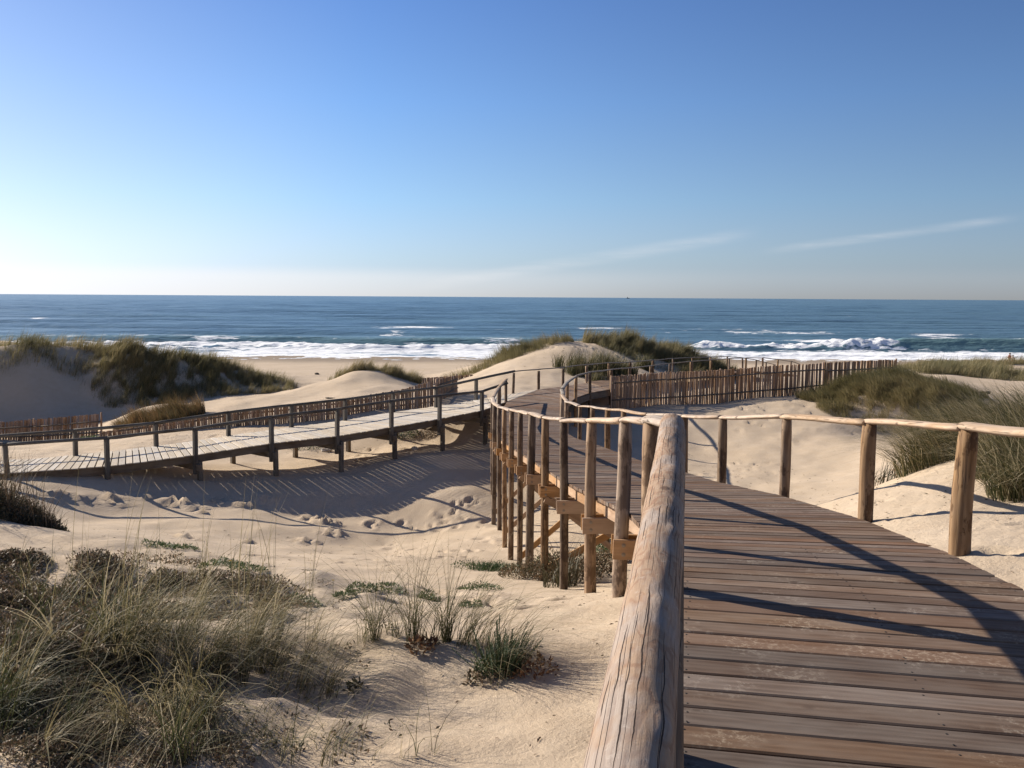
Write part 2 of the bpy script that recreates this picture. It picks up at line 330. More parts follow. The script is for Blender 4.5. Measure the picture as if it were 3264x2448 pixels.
# right basin and the bank before the fence
for q in [(1943, 1300, 42.5), (2090, 1296, 42.9), (2280, 1283, 43.4), (2460, 1268, 44.0), (2626, 1252, 44.7), (2150, 1335, 40.6), (2300, 1305, 41.5), (2500, 1288, 41.5), (2640, 1275, 42),
          (2150, 1380, 39.0), (2300, 1360, 39.5), (2500, 1345, 39.5), (2650, 1335, 39.5), (2300, 1430, 37), (2500, 1415, 37), (2700, 1400, 36.5),
          (2300, 1500, 33.6), (2500, 1500, 33.2), (2700, 1480, 33), (2850, 1440, 33), (2350, 1560, 30.2), (2550, 1560, 29.6), (2700, 1560, 28.4), (2850, 1520, 28.5), (2600, 1620, 25.0), (2760, 1620, 23.5), (1960, 1400, 38.0)]: cp(*q)
cx(4.4, 14.5, -4.6); cx(5, 19, -5.6); cx(4, 24, -6.3); cx(3, 30, -6.5); cx(3, 34, -6.1)
# near bank on the right
for q in [(2615, 1616, 12.6), (2770, 1587, 11.4), (2900, 1507, 11.2), (3000, 1478, 11.2), (3264, 1425, 11.0)]: cp(*q)
cx(3.4, 7.2, -1.86); cx(3.5, 8.9, -2.12); cx(3.35, 10.9, -2.55); cx(3.3, 5.5, -1.8); cx(5, 6, -1.72); cx(5, 8.5, -1.85); cx(8, 8, -1.45); cx(8, 13.5, -1.9); cx(5.8, 14, -3.3); cx(3.4, 13, -3.9); cx(7.5, 17.5, -4.9); cx(12, 10, -1.0); cx(11, 16, -2.6); cx(11, 21, -5.0); cx(16, 25, -4.6); cx(4, 2, -1.7); cx(9, 2, -1.3)
# right grassy mound and the land behind it
for q in [(2660, 1245, 43.5), (2720, 1225, 43), (2850, 1205, 43), (2950, 1222, 42.5), (3030, 1262, 41), (3100, 1300, 39.5), (2750, 1352, 39.4), (2850, 1365, 39), (2950, 1365, 38.4), (3080, 1375, 36.5), (2760, 1262, 41), (2860, 1250, 41), (2960, 1265, 40.2), (2860, 1310, 39.5), (3200, 1330, 36), (3250, 1390, 31),
          (2980, 1210, 50), (3060, 1235, 48), (3150, 1262, 45), (3260, 1275, 44), (2900, 1172, 60), (3050, 1155, 64), (3150, 1150, 66), (3300, 1155, 67), (3050, 1185, 57), (3250, 1200, 57)]: cp(*q)
cx(26, 80, -6.6); cx(45, 75, -6.0); cx(45, 60, -3.8); cx(40, 40, -3.5); cx(28, 33, -3.0); cx(60, 50, -4)
CP = np.array(CP)
SEA = -8.55
def tps_fit(C, lam=.015):
    n = len(C); d = np.hypot(C[:, None, 0] - C[None, :, 0], C[:, None, 1] - C[None, :, 1])
    K = np.where(d > 0, d * d * np.log(np.maximum(d, 1e-9)), 0) + lam * np.eye(n) * 10
    Q = np.c_[np.ones(n), C[:, :2]]; A = np.block([[K, Q], [Q.T, np.zeros((3, 3))]])
    return np.linalg.solve(A, np.r_[C[:, 2], 0, 0, 0])
TW = tps_fit(CP)
def tps(x, y):
    x = np.asarray(x, float).ravel(); y = np.asarray(y, float).ravel(); out = TW[-3] + TW[-2] * x + TW[-1] * y
    n = len(CP)
    for k in range(n):
        d2 = (x - CP[k, 0])**2 + (y - CP[k, 1])**2
        out += TW[k] * .5 * d2 * np.log(np.maximum(d2, 1e-12))
    return out
def G0(px, py, y0=3.0, y1=75.0):
    d = P(px, py, 1.0); t = np.exp(np.linspace(math.log(y0), math.log(y1), 300)); g = tps(d[0] * t, t); k = np.nonzero(d[2] * t < g)[0]
    k = k[0] if len(k) else -1
    return np.array((d[0] * t[k], t[k], g[k]))
clods = [G0(*q) for q in [(240, 1583), (340, 1592), (385, 1603), (550, 1600), (575, 1614), (700, 1603), (640, 1625), (1020, 1660), (1050, 1672), (980, 1650), (820, 1730), (970, 1731), (1055, 1710), (600, 1722), (840, 1600), (250, 1712), (160, 1580), (780, 1612), (460, 1590)]]
humps = []
for px, py, Y, rx, ry, ang, am in [(520, 2110, 6.1, 1.2, .8, -.1, .32), (180, 2230, 5.3, .8, .6, .2, .2), (830, 2330, 4.9, .6, .5, -.3, .10), (260, 1745, 12.2, 2.6, 1.0, -.35, .42), (1290, 2080, 6.5, .8, .55, -.1, .13), (1560, 2150, 6.1, .9, .6, .1, .14), (960, 1880, 10.0, 1.2, .6, -.2, .16), (640, 1895, 8.8, 1.6, .7, -.1, .18), (60, 1850, 9.0, 1.6, .8, 0, .2), (1750, 1990, 7.9, 1.0, .6, .3, .08)]:
    c = P(px, py, Y); humps.append((c[0], Y, rx, ry, ang, am))
prints = []
for a, b, n, Yj in [((2200, 1560, 24), (2560, 1380, 34), 34, .5), ((2380, 1330, 37), (2640, 1310, 38), 30, .9), ((330, 1430, 35), (620, 1390, 36), 30, .8), ((60, 1450, 33), (330, 1440, 33), 30, .9), ((1300, 1720, 23), (1500, 1620, 27), 24, .7), ((1850, 1120, 59), (1990, 1110, 60), 40, 1.2), ((1000, 1790, 16), (1500, 1760, 19), 25, .8), ((2650, 1320, 37.5), (2800, 1400, 33.5), 24, .6), ((1100, 1470, 33), (1400, 1420, 35), 20, .7), ((620, 1170, 54.5), (700, 1185, 53), 12, .8), ((1700, 1930, 9), (1300, 1900, 10), 16, .5)]:
    A = G0(*a[:2]); B = G0(*b[:2])
    for k in range(n):
        t = rnd.random(); prints.append((A[0] + (B[0] - A[0]) * t + rnd.gauss(0, Yj), A[1] + (B[1] - A[1]) * t + rnd.gauss(0, Yj), rnd.uniform(0, 6.28), rnd.uniform(.8, 1.3)))
for k in range(52): prints.append((rnd.uniform(3.2, 8), rnd.uniform(14, 34), rnd.uniform(0, 6.28), rnd.uniform(.7, 1.1)))
for k in range(40): prints.append((rnd.uniform(3.4, 6.5), rnd.uniform(5, 11), rnd.uniform(0, 6.28), rnd.uniform(.4, .8)))
def base_h(x, y):
    z = tps(x, y); x = np.asarray(x, float).ravel(); y = np.asarray(y, float).ravel()
    beach = -7.9 - (np.clip(y, 78, 200) - 78) * .0125 + .05 * fbm(x * .25, y * .25, 3, 5)
    t = sstep(63, 76, y + .06 * np.clip(x, -60, 60))
    side = sstep(30, 60, np.abs(x)); z = z * (1 - side) + np.clip(z, -6, -1.5) * side
    z = z * (1 - t) + np.minimum(beach, z * .3 + beach * .7) * t
    t2 = sstep(76, 84, y); z = z * (1 - t2) + beach * t2
    return z
def height(x, y):
    z = base_h(x, y); x = np.asarray(x, float).ravel(); y = np.asarray(y, float).ravel()
    near = np.exp(-np.clip(y, 0, None) / 14.0); mid = 1 - sstep(60, 80, y)
    z = z + .10 * mid * fbm(x * .45, y * .45, 3, 2) * (.5 + sstep(4, 20, y)) + .03 * fbm(x * 2.2, y * 2.2, 3, 9) * (.35 + .5 * near) + .022 * near * fbm(x * 5, y * 5, 3, 21)
    # small hummocks where plants catch the sand, in the left foreground
    hm = sstep(1.0, -1.5, x) * sstep(14, 10, y) * sstep(1, 3, y)
    z = z + hm * (.10 * np.abs(fbm(x * 1.1, y * 1.1, 3, 31)) + .05 * fbm(x * 3, y * 3, 2, 33))
    for (qx, qy, rx, ry, ang, am) in humps:
        u = (x - qx) * math.cos(ang) + (y - qy) * math.sin(ang); v = -(x - qx) * math.sin(ang) + (y - qy) * math.cos(ang)
        vv = np.where(v < 0, v / (ry * .7), v / ry); z = z + .75 * am * np.exp(-(u / rx)**2 - vv**2)
    for c in clods:
        m = (np.abs(x - c[0]) < 1.2) & (np.abs(y - c[1]) < 1.2)
        if m.any():
            xx = x[m]; yy = y[m]; r = np.hypot((xx - c[0]) / 1.0, (yy - c[1]) / .75)
            z[m] += np.exp(-(r / .45)**4) * (.02 + .22 * np.maximum(fbm(xx * 8.5, yy * 6.5, 3, 40), -.1))
    for (qx, qy, a, s) in prints:
        m = (np.abs(x - qx) < .5) & (np.abs(y - qy) < .5)
        if m.any():
            xx = x[m] - qx; yy = y[m] - qy; u = xx * math.cos(a) + yy * math.sin(a); v = -xx * math.sin(a) + yy * math.cos(a)
            r = np.sqrt((u / (.17 * s))**2 + (v / (.09 * s))**2)
            z[m] += -.065 * s * np.exp(-r**2 * 1.2) + .025 * s * np.exp(-(r - 1.5)**2 * 4)
    return z

ys = [-5.0]
while ys[-1] < 140: ys.append(ys[-1] + .02 + .0042 * max(ys[-1], 3.0 if ys[-1] > 1 else 12.0))
ys = np.array(ys); a_, d0 = 4.0, .052
xs = a_ * np.sinh(np.arange(-int(math.asinh(125 / a_) * a_ / d0), int(math.asinh(125 / a_) * a_ / d0) + 1) * d0 / a_)
GX, GY = np.meshgrid(xs, ys); nx, ny = len(xs), len(ys)
gz = height(GX, GY)
GZ = gz.reshape(ny, nx)
def hq(x, y):
    """height of the built ground, read off its grid"""
    x = np.clip(np.asarray(x, float).ravel(), xs[0], xs[-1] - 1e-6); y = np.clip(np.asarray(y, float).ravel(), ys[0], ys[-1] - 1e-6)
    i = np.clip(np.searchsorted(xs, x, side='right') - 1, 0, nx - 2); j = np.clip(np.searchsorted(ys, y, side='right') - 1, 0, ny - 2)
    fx = (x - xs[i]) / (xs[i + 1] - xs[i]); fy = (y - ys[j]) / (ys[j + 1] - ys[j])
    return (GZ[j, i] * (1 - fx) + GZ[j, i + 1] * fx) * (1 - fy) + (GZ[j + 1, i] * (1 - fx) + GZ[j + 1, i + 1] * fx) * fy
def H(x, y): return float(hq([x], [y])[0])
def G(px, py, y0=2.5, y1=125.0):
    """the point of the ground that shows at a pixel of the photograph"""
    d = P(px, py, 1.0); t = np.exp(np.linspace(math.log(y0), math.log(y1), 1500)); g = hq(d[0] * t, t); k = np.nonzero(d[2] * t < g)[0]
    k = k[0] if len(k) else -1
    return np.array((d[0] * t[k], t[k], g[k]))
def grid_faces(nx, ny):
    i = np.arange(nx * ny).reshape(ny, nx)
    return np.stack([i[:-1, :-1], i[:-1, 1:], i[1:, 1:], i[1:, :-1]], -1).reshape(-1, 4)
wet = sstep(113, 124, GY.ravel() + 2.5 * vnoise(GX.ravel() * .05, GY.ravel() * 0))
ground = put('sand', mesh_np('sand', np.c_[GX.ravel(), GY.ravel(), gz], grid_faces(nx, ny), True, {'wet': wet}), M['sand'])
tag(ground, 'pale sand of the dunes, hollow and beach', kind='structure')

# ------------------------------------------------------------------ sea
def mat_sea():
    m, N = newmat('sea'); g = N.node('ShaderNodeNewGeometry').outputs['Position']
    foam = N.node('ShaderNodeAttribute', attribute_name='foam').outputs['Fac']
    thin = N.node('ShaderNodeAttribute', attribute_name='green').outputs['Fac']
    gm = N.mapping(g, (.35, 1, 1)); n = N.noise(gm, .9, 6, .65, .3); n2 = N.noise(gm, .22, 5, .6, .5)
    f = N.math('ADD', foam, N.math('MULTIPLY', N.math('SUBTRACT', N.math('ADD', N.math('MULTIPLY', n, .6), N.math('MULTIPLY', n2, .4)), .5), 3.0))
    fm = N.mapr(f, .42, .60, 0, 1, True)
    deep = N.mix(N.mapr(N.noise(N.mapping(g, (.004, .02, 1)), 1, 4, .6), .35, .65), (.07, .13, .17), (.10, .18, .22))
    c = N.mix(thin, deep, (.17, .28, .25))
    c = N.mix(fm, c, (.80, .82, .84))
    dd = N.node('ShaderNodeVectorMath', {0: g}, operation='LENGTH').outputs['Value']
    b1 = N.noise(N.mapping(g, (.5, 1.3, 1)), .55, 5, .6); b2 = N.noise(N.mapping(g, (.35, 1.2, 1)), .07, 5, .6)
    b3 = N.noise(N.mapping(g, (.3, 1.1, 1)), .012, 4, .6)
    nb = N.bump(b1, .7, .55); nb = N.bump(b2, .8, 2.6, nb); nb = N.bump(b3, .8, 9, nb)
    b = N.node('ShaderNodeBsdfPrincipled', {'Base Color': c, 'Roughness': N.mapr(fm, 0, 1, .32, .9), 'Specular IOR Level': N.mapr(fm, 0, 1, .42, .1), 'Normal': nb})
    N.node('ShaderNodeOutputMaterial', {0: b.outputs[0]}); return m
M['sea'] = mat_sea()
def sea_y(py, px=1632):     # distance at which the flat sea shows at that height of the photograph
    d = P(px, py, 1.0); return SEA / d[2]
# rows fine at the surf, then stretching out to the horizon
sy = [116.0]
while sy[-1] < 60000:
    y = sy[-1]; sy.append(y + (.32 if y < 185 else .32 + (y - 185) * .012 if y < 1500 else y * .05))
sy = np.array(sy); NU = 560
uu = np.linspace(-1, 1, NU); hw = np.where(sy < 2000, 60 + sy * .62, sy * .95)[:, None]
SX = uu[None, :] * hw; SY = np.repeat(sy[:, None], NU, 1)
x, y = SX.ravel(), SY.ravel()
az_ = x / y; pxs = 1632 + 2960 * az_
yw = y + .03 * x + 3 * np.sin(x * .021 + 1.0) + 2 * np.sin(x * .05)
amp = np.clip(sstep(120, 190, y), 0, 1) * (1 - sstep(1500, 4000, y))
z = .62 * amp * np.sin(yw * 2 * np.pi / 34 + .8 * vnoise(x * .012, y * .008, 3)) * (.5 + .6 * vnoise(x * .013, y * .02, 6)) \
  + .45 * amp * np.sin((y * .97 - x * .13) * 2 * np.pi / 21 + 1.2 * vnoise(x * .02, y * .02, 4)) + .16 * amp * fbm(x * .12, y * .25, 3, 7)
foam = np.full_like(z, -.25); grn = np.zeros_like(z)
def ridge(yc, h, wf, wb, win, fo=0.0, g=0.0, lump=0.0):
    """a breaking crest: steep on the landward side, long behind"""
    global z, foam, grn
    d = y - yc; s = np.where(d < 0, np.exp(-(d / wf)**2), np.exp(-(d / wb)**2)) * win
    L = np.maximum(fbm(x * .55, y * .55, 4, 12), -.5)
    z = np.maximum(z, z * (1 - s) + h * s * (1 + lump * L)); foam = np.maximum(foam, foam * (1 - s) + fo * s); grn = np.maximum(grn, g * s)
win = lambda a, b, e=60: sstep(a - e, a + e, pxs) * sstep(b + e, b - e, pxs)
nz = lambda s, k=0: vnoise(x * s, 0 * x, 50 + k)
# left surf: crest line at 165-172 m, whitewater line at 150 m
yl = 171 + 2.5 * nz(.03); brk = .5 + .5 * nz(.06, 1)
ridge(yl, 1.25, 3.0, 9, win(-400, 1750) * (.75 + .25 * brk), .34, .6, .10)
foam = np.maximum(foam, np.exp(-((y - yl - 1.5) / 2.2)**2) * win(-400, 1700) * sstep(.35, .75, brk) * .9)
ridge(148 + 2.2 * nz(.05, 2), .85, 2.2, 7, win(-400, 1800), .95, 0, .55)
foam = np.maximum(foam, win(-700, 2000, 120) * sstep(170, 160, y) * (.62 + .2 * nz(.09, 3)))
foam = np.maximum(foam, win(-700, 2000, 120) * sstep(142, 130, y) * .9)
# right surf
yr = 158 + 2.0 * nz(.03, 4)
ridge(yr, .95, 2.0, 6, win(2180, 2700, 80) * (.8 + .3 * nz(.14, 9)), 1.0, 0, .9)
ridge(157, 2.35, 2.6, 5, win(2650, 2850, 60) * (.85 + .2 * nz(.2, 10)), 1.2, 0, .7)
ridge(159 + 0 * x, 2.0, 3.2, 8, win(2840, 4200, 40), .12, .7, .05)
foam = np.maximum(foam, np.exp(-((y - 160) / 1.6)**2) * win(2860, 4200, 40) * (.45 + .4 * nz(.12, 5)))
foam = np.maximum(foam, win(1900, 3600, 100) * sstep(157, 152, y) * .78)
ridge(138, .35, 1.2, 3, win(1900, 4300), .9, 0, .5)
foam = np.maximum(foam, sstep(128, 122, y) * .8 * np.ones_like(x))
# drifting foam on the water farther out
def slick(px, py, w, h, f):
    global foam
    yc = sea_y(py, px); hh = abs(sea_y(py - h, px) - yc) if py - h > 962 else 40
    xc = (px - 1632) / 2960 * yc; ww = w / 2960 * yc
    r = ((x - xc) / ww)**2 + ((y - yc) / hh)**2
    foam = np.maximum(foam, -.25 + (f + .32) * np.exp(-r * .8))
for q in [(1330, 1043, 150, 5, .62), (1250, 1066, 60, 6, .5), (1920, 1052, 110, 4, .5), (1300, 1074, 40, 4, .6), (2350, 1060, 330, 8, .42), (2640, 1066, 200, 6, .48), (2400, 1085, 70, 4, .75), (2580, 1088, 120, 5, .85), (2980, 1075, 120, 5, .5), (2300, 1102, 120, 4, .6), (1080, 1100, 200, 6, .45), (3120, 1095, 140, 4, .5), (20, 1021, 35, 9, .75), (1750, 1115, 160, 5, .6), (1600, 1095, 120, 4, .4), (700, 1090, 160, 3, .45)]: slick(*q)
z = z + .22 * sstep(.5, 1.0, foam) * np.maximum(fbm(x * .8, y * .8, 3, 15), -.3)
z = z * sstep(116, 124, y) + SEA
sea = put('sea', mesh_np('sea', np.c_[x, y, z], grid_faces(NU, len(sy)), True, {'foam': foam, 'green': grn}), M['sea'])
tag(sea, 'blue sea with lines of white surf and drifting foam', kind='structure')

# ------------------------------------------------------------------ timber builders
def frame_z(p0, p1):
    p0 = Vector(p0); p1 = Vector(p1); q = (p1 - p0).to_track_quat('Z', 'Y'); return Matrix.Translation(p0) @ q.to_matrix().to_4x4(), (p1 - p0).length
def log(name, p0, p1, r, mat, parent, seg=14, rings=7, wob=.006, taper=.94, cap=True, bend=0.0, flat=1.0):
    mw, L = frame_z(p0, p1); ph = rnd.uniform(0, 6.28); vs = []; fs = []
    for i in range(rings + 1):
        t = i / rings; rr = r * (1 + (taper - 1) * t); ox = wob * math.sin(ph + t * 5.1) + bend * math.sin(math.pi * t); oy = wob * math.cos(ph * 1.7 + t * 4.3)
        if cap and i in (0, rings): rr *= .93
        for k in range(seg):
            a = 2 * math.pi * k / seg; q = rr * (1 + .035 * math.sin(2 * a + ph + t * 3) + .03 * math.sin(3 * a - ph * 2 + t * 9) + rnd.uniform(-.012, .012))
            vs.append((ox + q * math.cos(a), oy + q * math.sin(a) * (flat if math.sin(a) > 0 else flat * .8), L * (t if i not in (1,) else max(t * .12, .004 / max(L, .01)) if False else t)))
    for i in range(rings):
        for k in range(seg):
            a = i * seg + k; b = i * seg + (k + 1) % seg; fs.append((a, b, b + seg, a + seg))
    me = mesh_py(name, vs, fs, True)
    import bmesh
    bm = bmesh.new(); bm.from_mesh(me)
    bm.verts.ensure_lookup_table()
    f1 = bm.faces.new([bm.verts[k] for k in range(seg)][::-1]); f2 = bm.faces.new([bm.verts[rings * seg + k] for k in range(seg)])
    f1.smooth = f2.smooth = False
    bm.to_mesh(me); bm.free()
    return put(name, me, mat, parent, mw)
def timber(name, p0, p1, w, h, mat, parent, ch=.005):
    """sawn timber: local x along its length, w across, h tall"""
    p0 = Vector(p0); p1 = Vector(p1); X = (p1 - p0); L = X.length; X.normalize()
    Yv = Vector((0, 0, 1)).cross(X)
    if Yv.length < 1e-4: Yv = Vector((0, 1, 0))
    Yv.normalize(); Z = X.cross(Yv)
    mw = Matrix.Translation(p0) @ Matrix((X, Yv, Z)).transposed().to_4x4()
    a, b = w / 2, h / 2; sec = [(-a, -b), (a, -b), (a, b - ch), (a - ch, b), (-a + ch, b), (-a, b - ch)]
    vs = [(0, s, t) for s, t in sec] + [(L, s, t) for s, t in sec]; n = 6
    fs = [(k, (k + 1) % n, (k + 1) % n + n, k + n)[::-1] for k in range(n)] + [tuple(range(n)), tuple(range(2 * n - 1, n - 1, -1))]
    return put(name, mesh_py(name, vs, fs), mat, parent, mw)
def plank(a0, a1, b0, b1, th, mat, parent, ch=.007):
    """a0,a1 near edge (left,right ends), b0,b1 far edge"""
    a0, a1, b0, b1 = map(Vector, (a0, a1, b0, b1)); c = (a0 + b0) / 2; X = ((a1 + b1) / 2 - c); X.normalize()
    Z = X.cross(b0 - a0); Z.normalize(); Yv = Z.cross(X)
    mw = Matrix.Translation(c) @ Matrix((X, Yv, Z)).transposed().to_4x4(); inv = mw.inverted()
    vs = []; fs = []
    for e0, e1 in ((a0, b0), (a1, b1)):
        u, v = inv @ e0, inv @ e1; w = (v - u).normalized()
        vs += [u - Vector((0, 0, th)), u - Vector((0, 0, ch)), u + w * ch, v - w * ch, v - Vector((0, 0, ch)), v - Vector((0, 0, th))]
    n = 6; fs = [(k, (k + 1) % n, (k + 1) % n + n, k + n) for k in range(n)] + [tuple(range(n))[::-1], tuple(range(n, 2 * n))]
    return put('plank', mesh_py('plank', vs, fs), mat, parent, mw)
def polylen(p): return np.r_[0, np.cumsum(np.linalg.norm(np.diff(p, axis=0), axis=1))]
def lay(Ls, Rs, pitch, gap, th, mat, parent, over=.0, ragged=.0, limit=10**6, jit=.0):
    """planks across stations Ls[i]-Rs[i]"""
    Ls = np.array(Ls, float); Rs = np.array(Rs, float); mid = (Ls + Rs) / 2; s = polylen(mid); n = int(s[-1] / pitch); made = []
    at = lambda A, t: np.array([np.interp(t, s, A[:, k]) for k in range(3)])
    for i in range(n):
        t0 = i * pitch + gap / 2 + rnd.uniform(-.12, .30) * gap; t1 = (i + 1) * pitch - gap / 2 - rnd.uniform(-.12, .30) * gap
        e = rnd.uniform(0, ragged); f = rnd.uniform(0, ragged); dz = rnd.uniform(-jit, jit)
        L0, L1, R0, R1 = at(Ls, t0), at(Ls, t1), at(Rs, t0), at(Rs, t1)
        d = (R0 - L0) / np.linalg.norm(R0 - L0); L0, L1 = L0 - d * (over + e), L1 - d * (over + e); R0, R1 = R0 + d * (over + f), R1 + d * (over + f)
        for q in (L0, L1, R0, R1): q[2] += dz + rnd.uniform(-jit, jit) * .6
        if i < limit: made.append(plank(L0, R0, L1, R1, th, mat, parent))
    return made, s
def bolt_mesh():
    vs = []; n = 8
    for r, z in ((.021, 0), (.021, .003), (.010, .0031), (.009, .011)):
        vs += [(r * math.cos(6.2832 * k / n), r * math.sin(6.2832 * k / n), z) for k in range(n)]
    fs = [(i * n + k, i * n + (k + 1) % n, (i + 1) * n + (k + 1) % n, (i + 1) * n + k) for i in range(3) for k in range(n)] + [tuple(range(3 * n, 4 * n))]
    me = mesh_py('bolt', vs, fs); me.materials.append(M['steel']); return me
BOLT = bolt_mesh()
# ------------------------------------------------------------------ main boardwalk (new wood)
main = empty('boardwalk', (1.9, 6, -1.8), 'new brown timber boardwalk with log handrails winding down from the foreground to the beach', 'boardwalk')
RH = .95
Lm = [np.array(q, float) for q in [(-.27, -1.1, -1.69), (.21, 1.2, -1.69), (.61, 3.3, -1.69), (.99, 5.3, -1.69), (1.09, 6.7, -1.80)]]
Lm += [P(2009, 1636, 8.8), P(1901, 1583, 10.9), P(1812, 1540, 13.2), P(1751, 1502, 15.4), P(1704, 1471, 17.5), P(1669, 1448, 19.6), P(1640, 1430, 21.7), P(1617, 1415, 23.7), P(1599, 1401, 25.6), P(1583, 1383, 27.6), P(1576, 1357, 30.2)]
Lm += [np.array((-.41, 33.9, -4.2)), P(1617, 1280, 37.4)]
Rm = [np.array(q, float) for q in [(1.80, -1.5, -1.69), (2.27, .8, -1.69), (2.67, 2.9, -1.69), (3.03, 4.9, -1.69)]]
Rm += [P(3030, 1766, 6.6), P(2738, 1652, 8.75), P(2480, 1577, 10.9), P(2282, 1535, 13.2), P(2165, 1500, 15.6), P(2055, 1473, 17.8), P(1975, 1444, 20.0), P(1928, 1427, 22.0), P(1879, 1409, 24.2), P(1839, 1399, 26.1)]
Rm += [np.array((1.62, 28.3, -4.12)), np.array((1.62, 30.8, -4.18)), np.array((1.72, 33.0, -4.2)), np.array((2.08, 35.6, -4.17))]
far_edge = [P(1719, 1241, 42.9), P(1797, 1231, 45), P(1872, 1220, 47)]
R2 = [P(1834, 1268, 38.2), P(1879, 1252, 40.3), P(1946, 1240, 43)]
# stations for the planks: the walk itself, then the junction and the path to the beach
LS = Lm + far_edge; RS = Rm + R2
deck_parts, sm = lay(LS, RS, .176, .013, .04, M['deck'], main, over=.0, ragged=.014, limit=300, jit=.0022)
NAIL = mesh_py('nail', [(.006 * math.cos(k * 1.05), .006 * math.sin(k * 1.05), 0) for k in range(6)] + [(.004 * math.cos(k * 1.05), .004 * math.sin(k * 1.05), .0015) for k in range(6)], [(k, (k + 1) % 6, 6 + (k + 1) % 6, 6 + k) for k in range(6)] + [tuple(range(6, 12))])
NAIL.materials.append(simple('dark_nail', (.03, .025, .02), .6))
for o in deck_parts[12:46]:
    xs_ = [v.co.x for v in o.data.vertices]; L_ = max(xs_)
    for u in (.05, L_ * .5, L_ - .07):
        for w in (.045, .125):
            b = put('nail', NAIL, None, o); b.matrix_parent_inverse = Matrix.Identity(4); b.location = (u + rnd.uniform(-.01, .01), w + rnd.uniform(-.008, .008) - .005, .0008)
# beach path, mostly behind the fence
farP = [(1872, 1157, 47), (1941, 1153, 49), (2009, 1150.4, 51), (2081, 1145, 53), (2145, 1139.5, 55), (2207, 1136.8, 57), (2265, 1134.6, 59), (2318, 1133.5, 61), (2367, 1138, 63.5), (2410, 1145, 66), (2442, 1153, 68.5), (2470, 1160, 71)]
nearP = [(1945.6, 1176, 43), (2006.5, 1169, 45.2), (2074, 1162.5, 47.4), (2135, 1154.4, 49.5), (2203, 1149, 51.6), (2267, 1143.6, 53.6), (2324, 1139.5, 55.6), (2378, 1138, 57.8), (2432, 1137.3, 60), (2480, 1143, 62.5), (2521, 1149, 65), (2548, 1157, 67.5)]
farR = [P(*q) for q in farP]; nearR = [P(*q) for q in nearP]
drop = lambda p: p - np.array((0, 0, RH))
def joined_planks(Ls, Rs, pitch, gap, th, mat, parent):
    Ls = np.array(Ls); Rs = np.array(Rs); s = polylen((Ls + Rs) / 2); at = lambda A, t: np.array([np.interp(t, s, A[:, k]) for k in range(3)])
    vs = []; fs = []
    for i in range(int(s[-1] / pitch)):
        q = [at(Ls, i * pitch), at(Rs, i * pitch), at(Rs, (i + 1) * pitch - gap), at(Ls, (i + 1) * pitch - gap)]; b = len(vs)
        vs += q + [p - np.array((0, 0, th)) for p in q]
        fs += [(b, b + 1, b + 2, b + 3), (b + 7, b + 6, b + 5, b + 4), (b, b + 4, b + 5, b + 1), (b + 1, b + 5, b + 6, b + 2), (b + 2, b + 6, b + 7, b + 3), (b + 3, b + 7, b + 4, b)]
    o = put('plank', mesh_py('plank', vs, fs), mat, parent); o['kind'] = 'stuff'; return o
joined_planks([drop(p) for p in farR], [drop(p) for p in nearR], .18, .01, .04, M['deck'], main)

def outward(A, B, d): v = A - B; v[2] = 0; return A + v / np.linalg.norm(v) * d
def post(p, top, name='post', r=.075, mat=None, parent=None, seg=14, down=.25):
    x, y = float(p[0]), float(p[1]); g = min(H(x, y), float(p[2]) - .15)
    tilt = (rnd.uniform(-.01, .01), rnd.uniform(-.01, .01))
    return log(name, (x - tilt[0], y - tilt[1], g - down), (x + tilt[0], y + tilt[1], top), r * rnd.uniform(.88, 1.10), mat or M['post'], parent or main, seg, 9, .008, rnd.uniform(.9, .98))
railL = []; railR = []; n = min(len(Lm), len(Rm))
for i in range(n):
    l = outward(Lm[i], Rm[i], .07); r = outward(Rm[i], Lm[i], .07); hl = RH - .12
    seg = 20 if i < 9 else 14
    near = (i <= 3)
    post(l, l[2] + RH - (.13 if near else .055), seg=seg); post(r, r[2] + RH - .035, seg=seg)
    railL.append(l + np.array((0, 0, RH - .04))); railR.append(r + np.array((0, 0, RH - .02 + (.03 if i == 3 else 0))))
    # pair of cross boards clamped to the two posts under the deck, bolted through
    if i >= 4:
        u = (r - l); L = np.linalg.norm(u); u /= L; f = np.cross((0, 0, 1.0), u); f /= np.linalg.norm(f)
        zc = np.array((0, 0, -.33))
        for sgn in (-1, 1):
            o = f * sgn * .098
            bm_ = timber('crossbeam', l - u * .10 + o + zc, r + u * .10 + o + zc, .045, .19, M['beam'], main)
            if sgn < 0 and i < 12:
                for e in (l - u * .0, r + u * .0):
                    for dz in (-.045, .045):
                        q = e + o * 1.235 + zc + np.array((0, 0, dz)); fr, _ = frame_z(q, q - f * 1.0)
                        b = put('bolt', BOLT, None, bm_); b.matrix_parent_inverse = bm_.matrix_world.inverted(); b.matrix_world = fr
        gl = H(l[0], l[1]); gr = H(r[0], r[1])
        if l[2] - gl > 1.5 and i % 2 == 0:
            zt = l[2] - .45; zb = max(gl, gr) + .15
            timber('brace', (l[0], l[1] - .12, zt), (r[0], r[1] - .12, zb), .04, .12, M['beam'], main)
            timber('brace', (l[0], l[1] + .12, zb), (r[0], r[1] + .12, zt), .04, .12, M['beam'], main)
# joists along the edges and the middle, butted span by span
for i in range(len(LS) - 1):
    for t in (.06, .5, .94):
        a = LS[i] * (1 - t) + RS[i] * t; b = LS[i + 1] * (1 - t) + RS[i + 1] * t; d = np.array((0, 0, -.043 - .10))
        timber('joist', a + d, b + d, .05, .195, M['beam'], main)
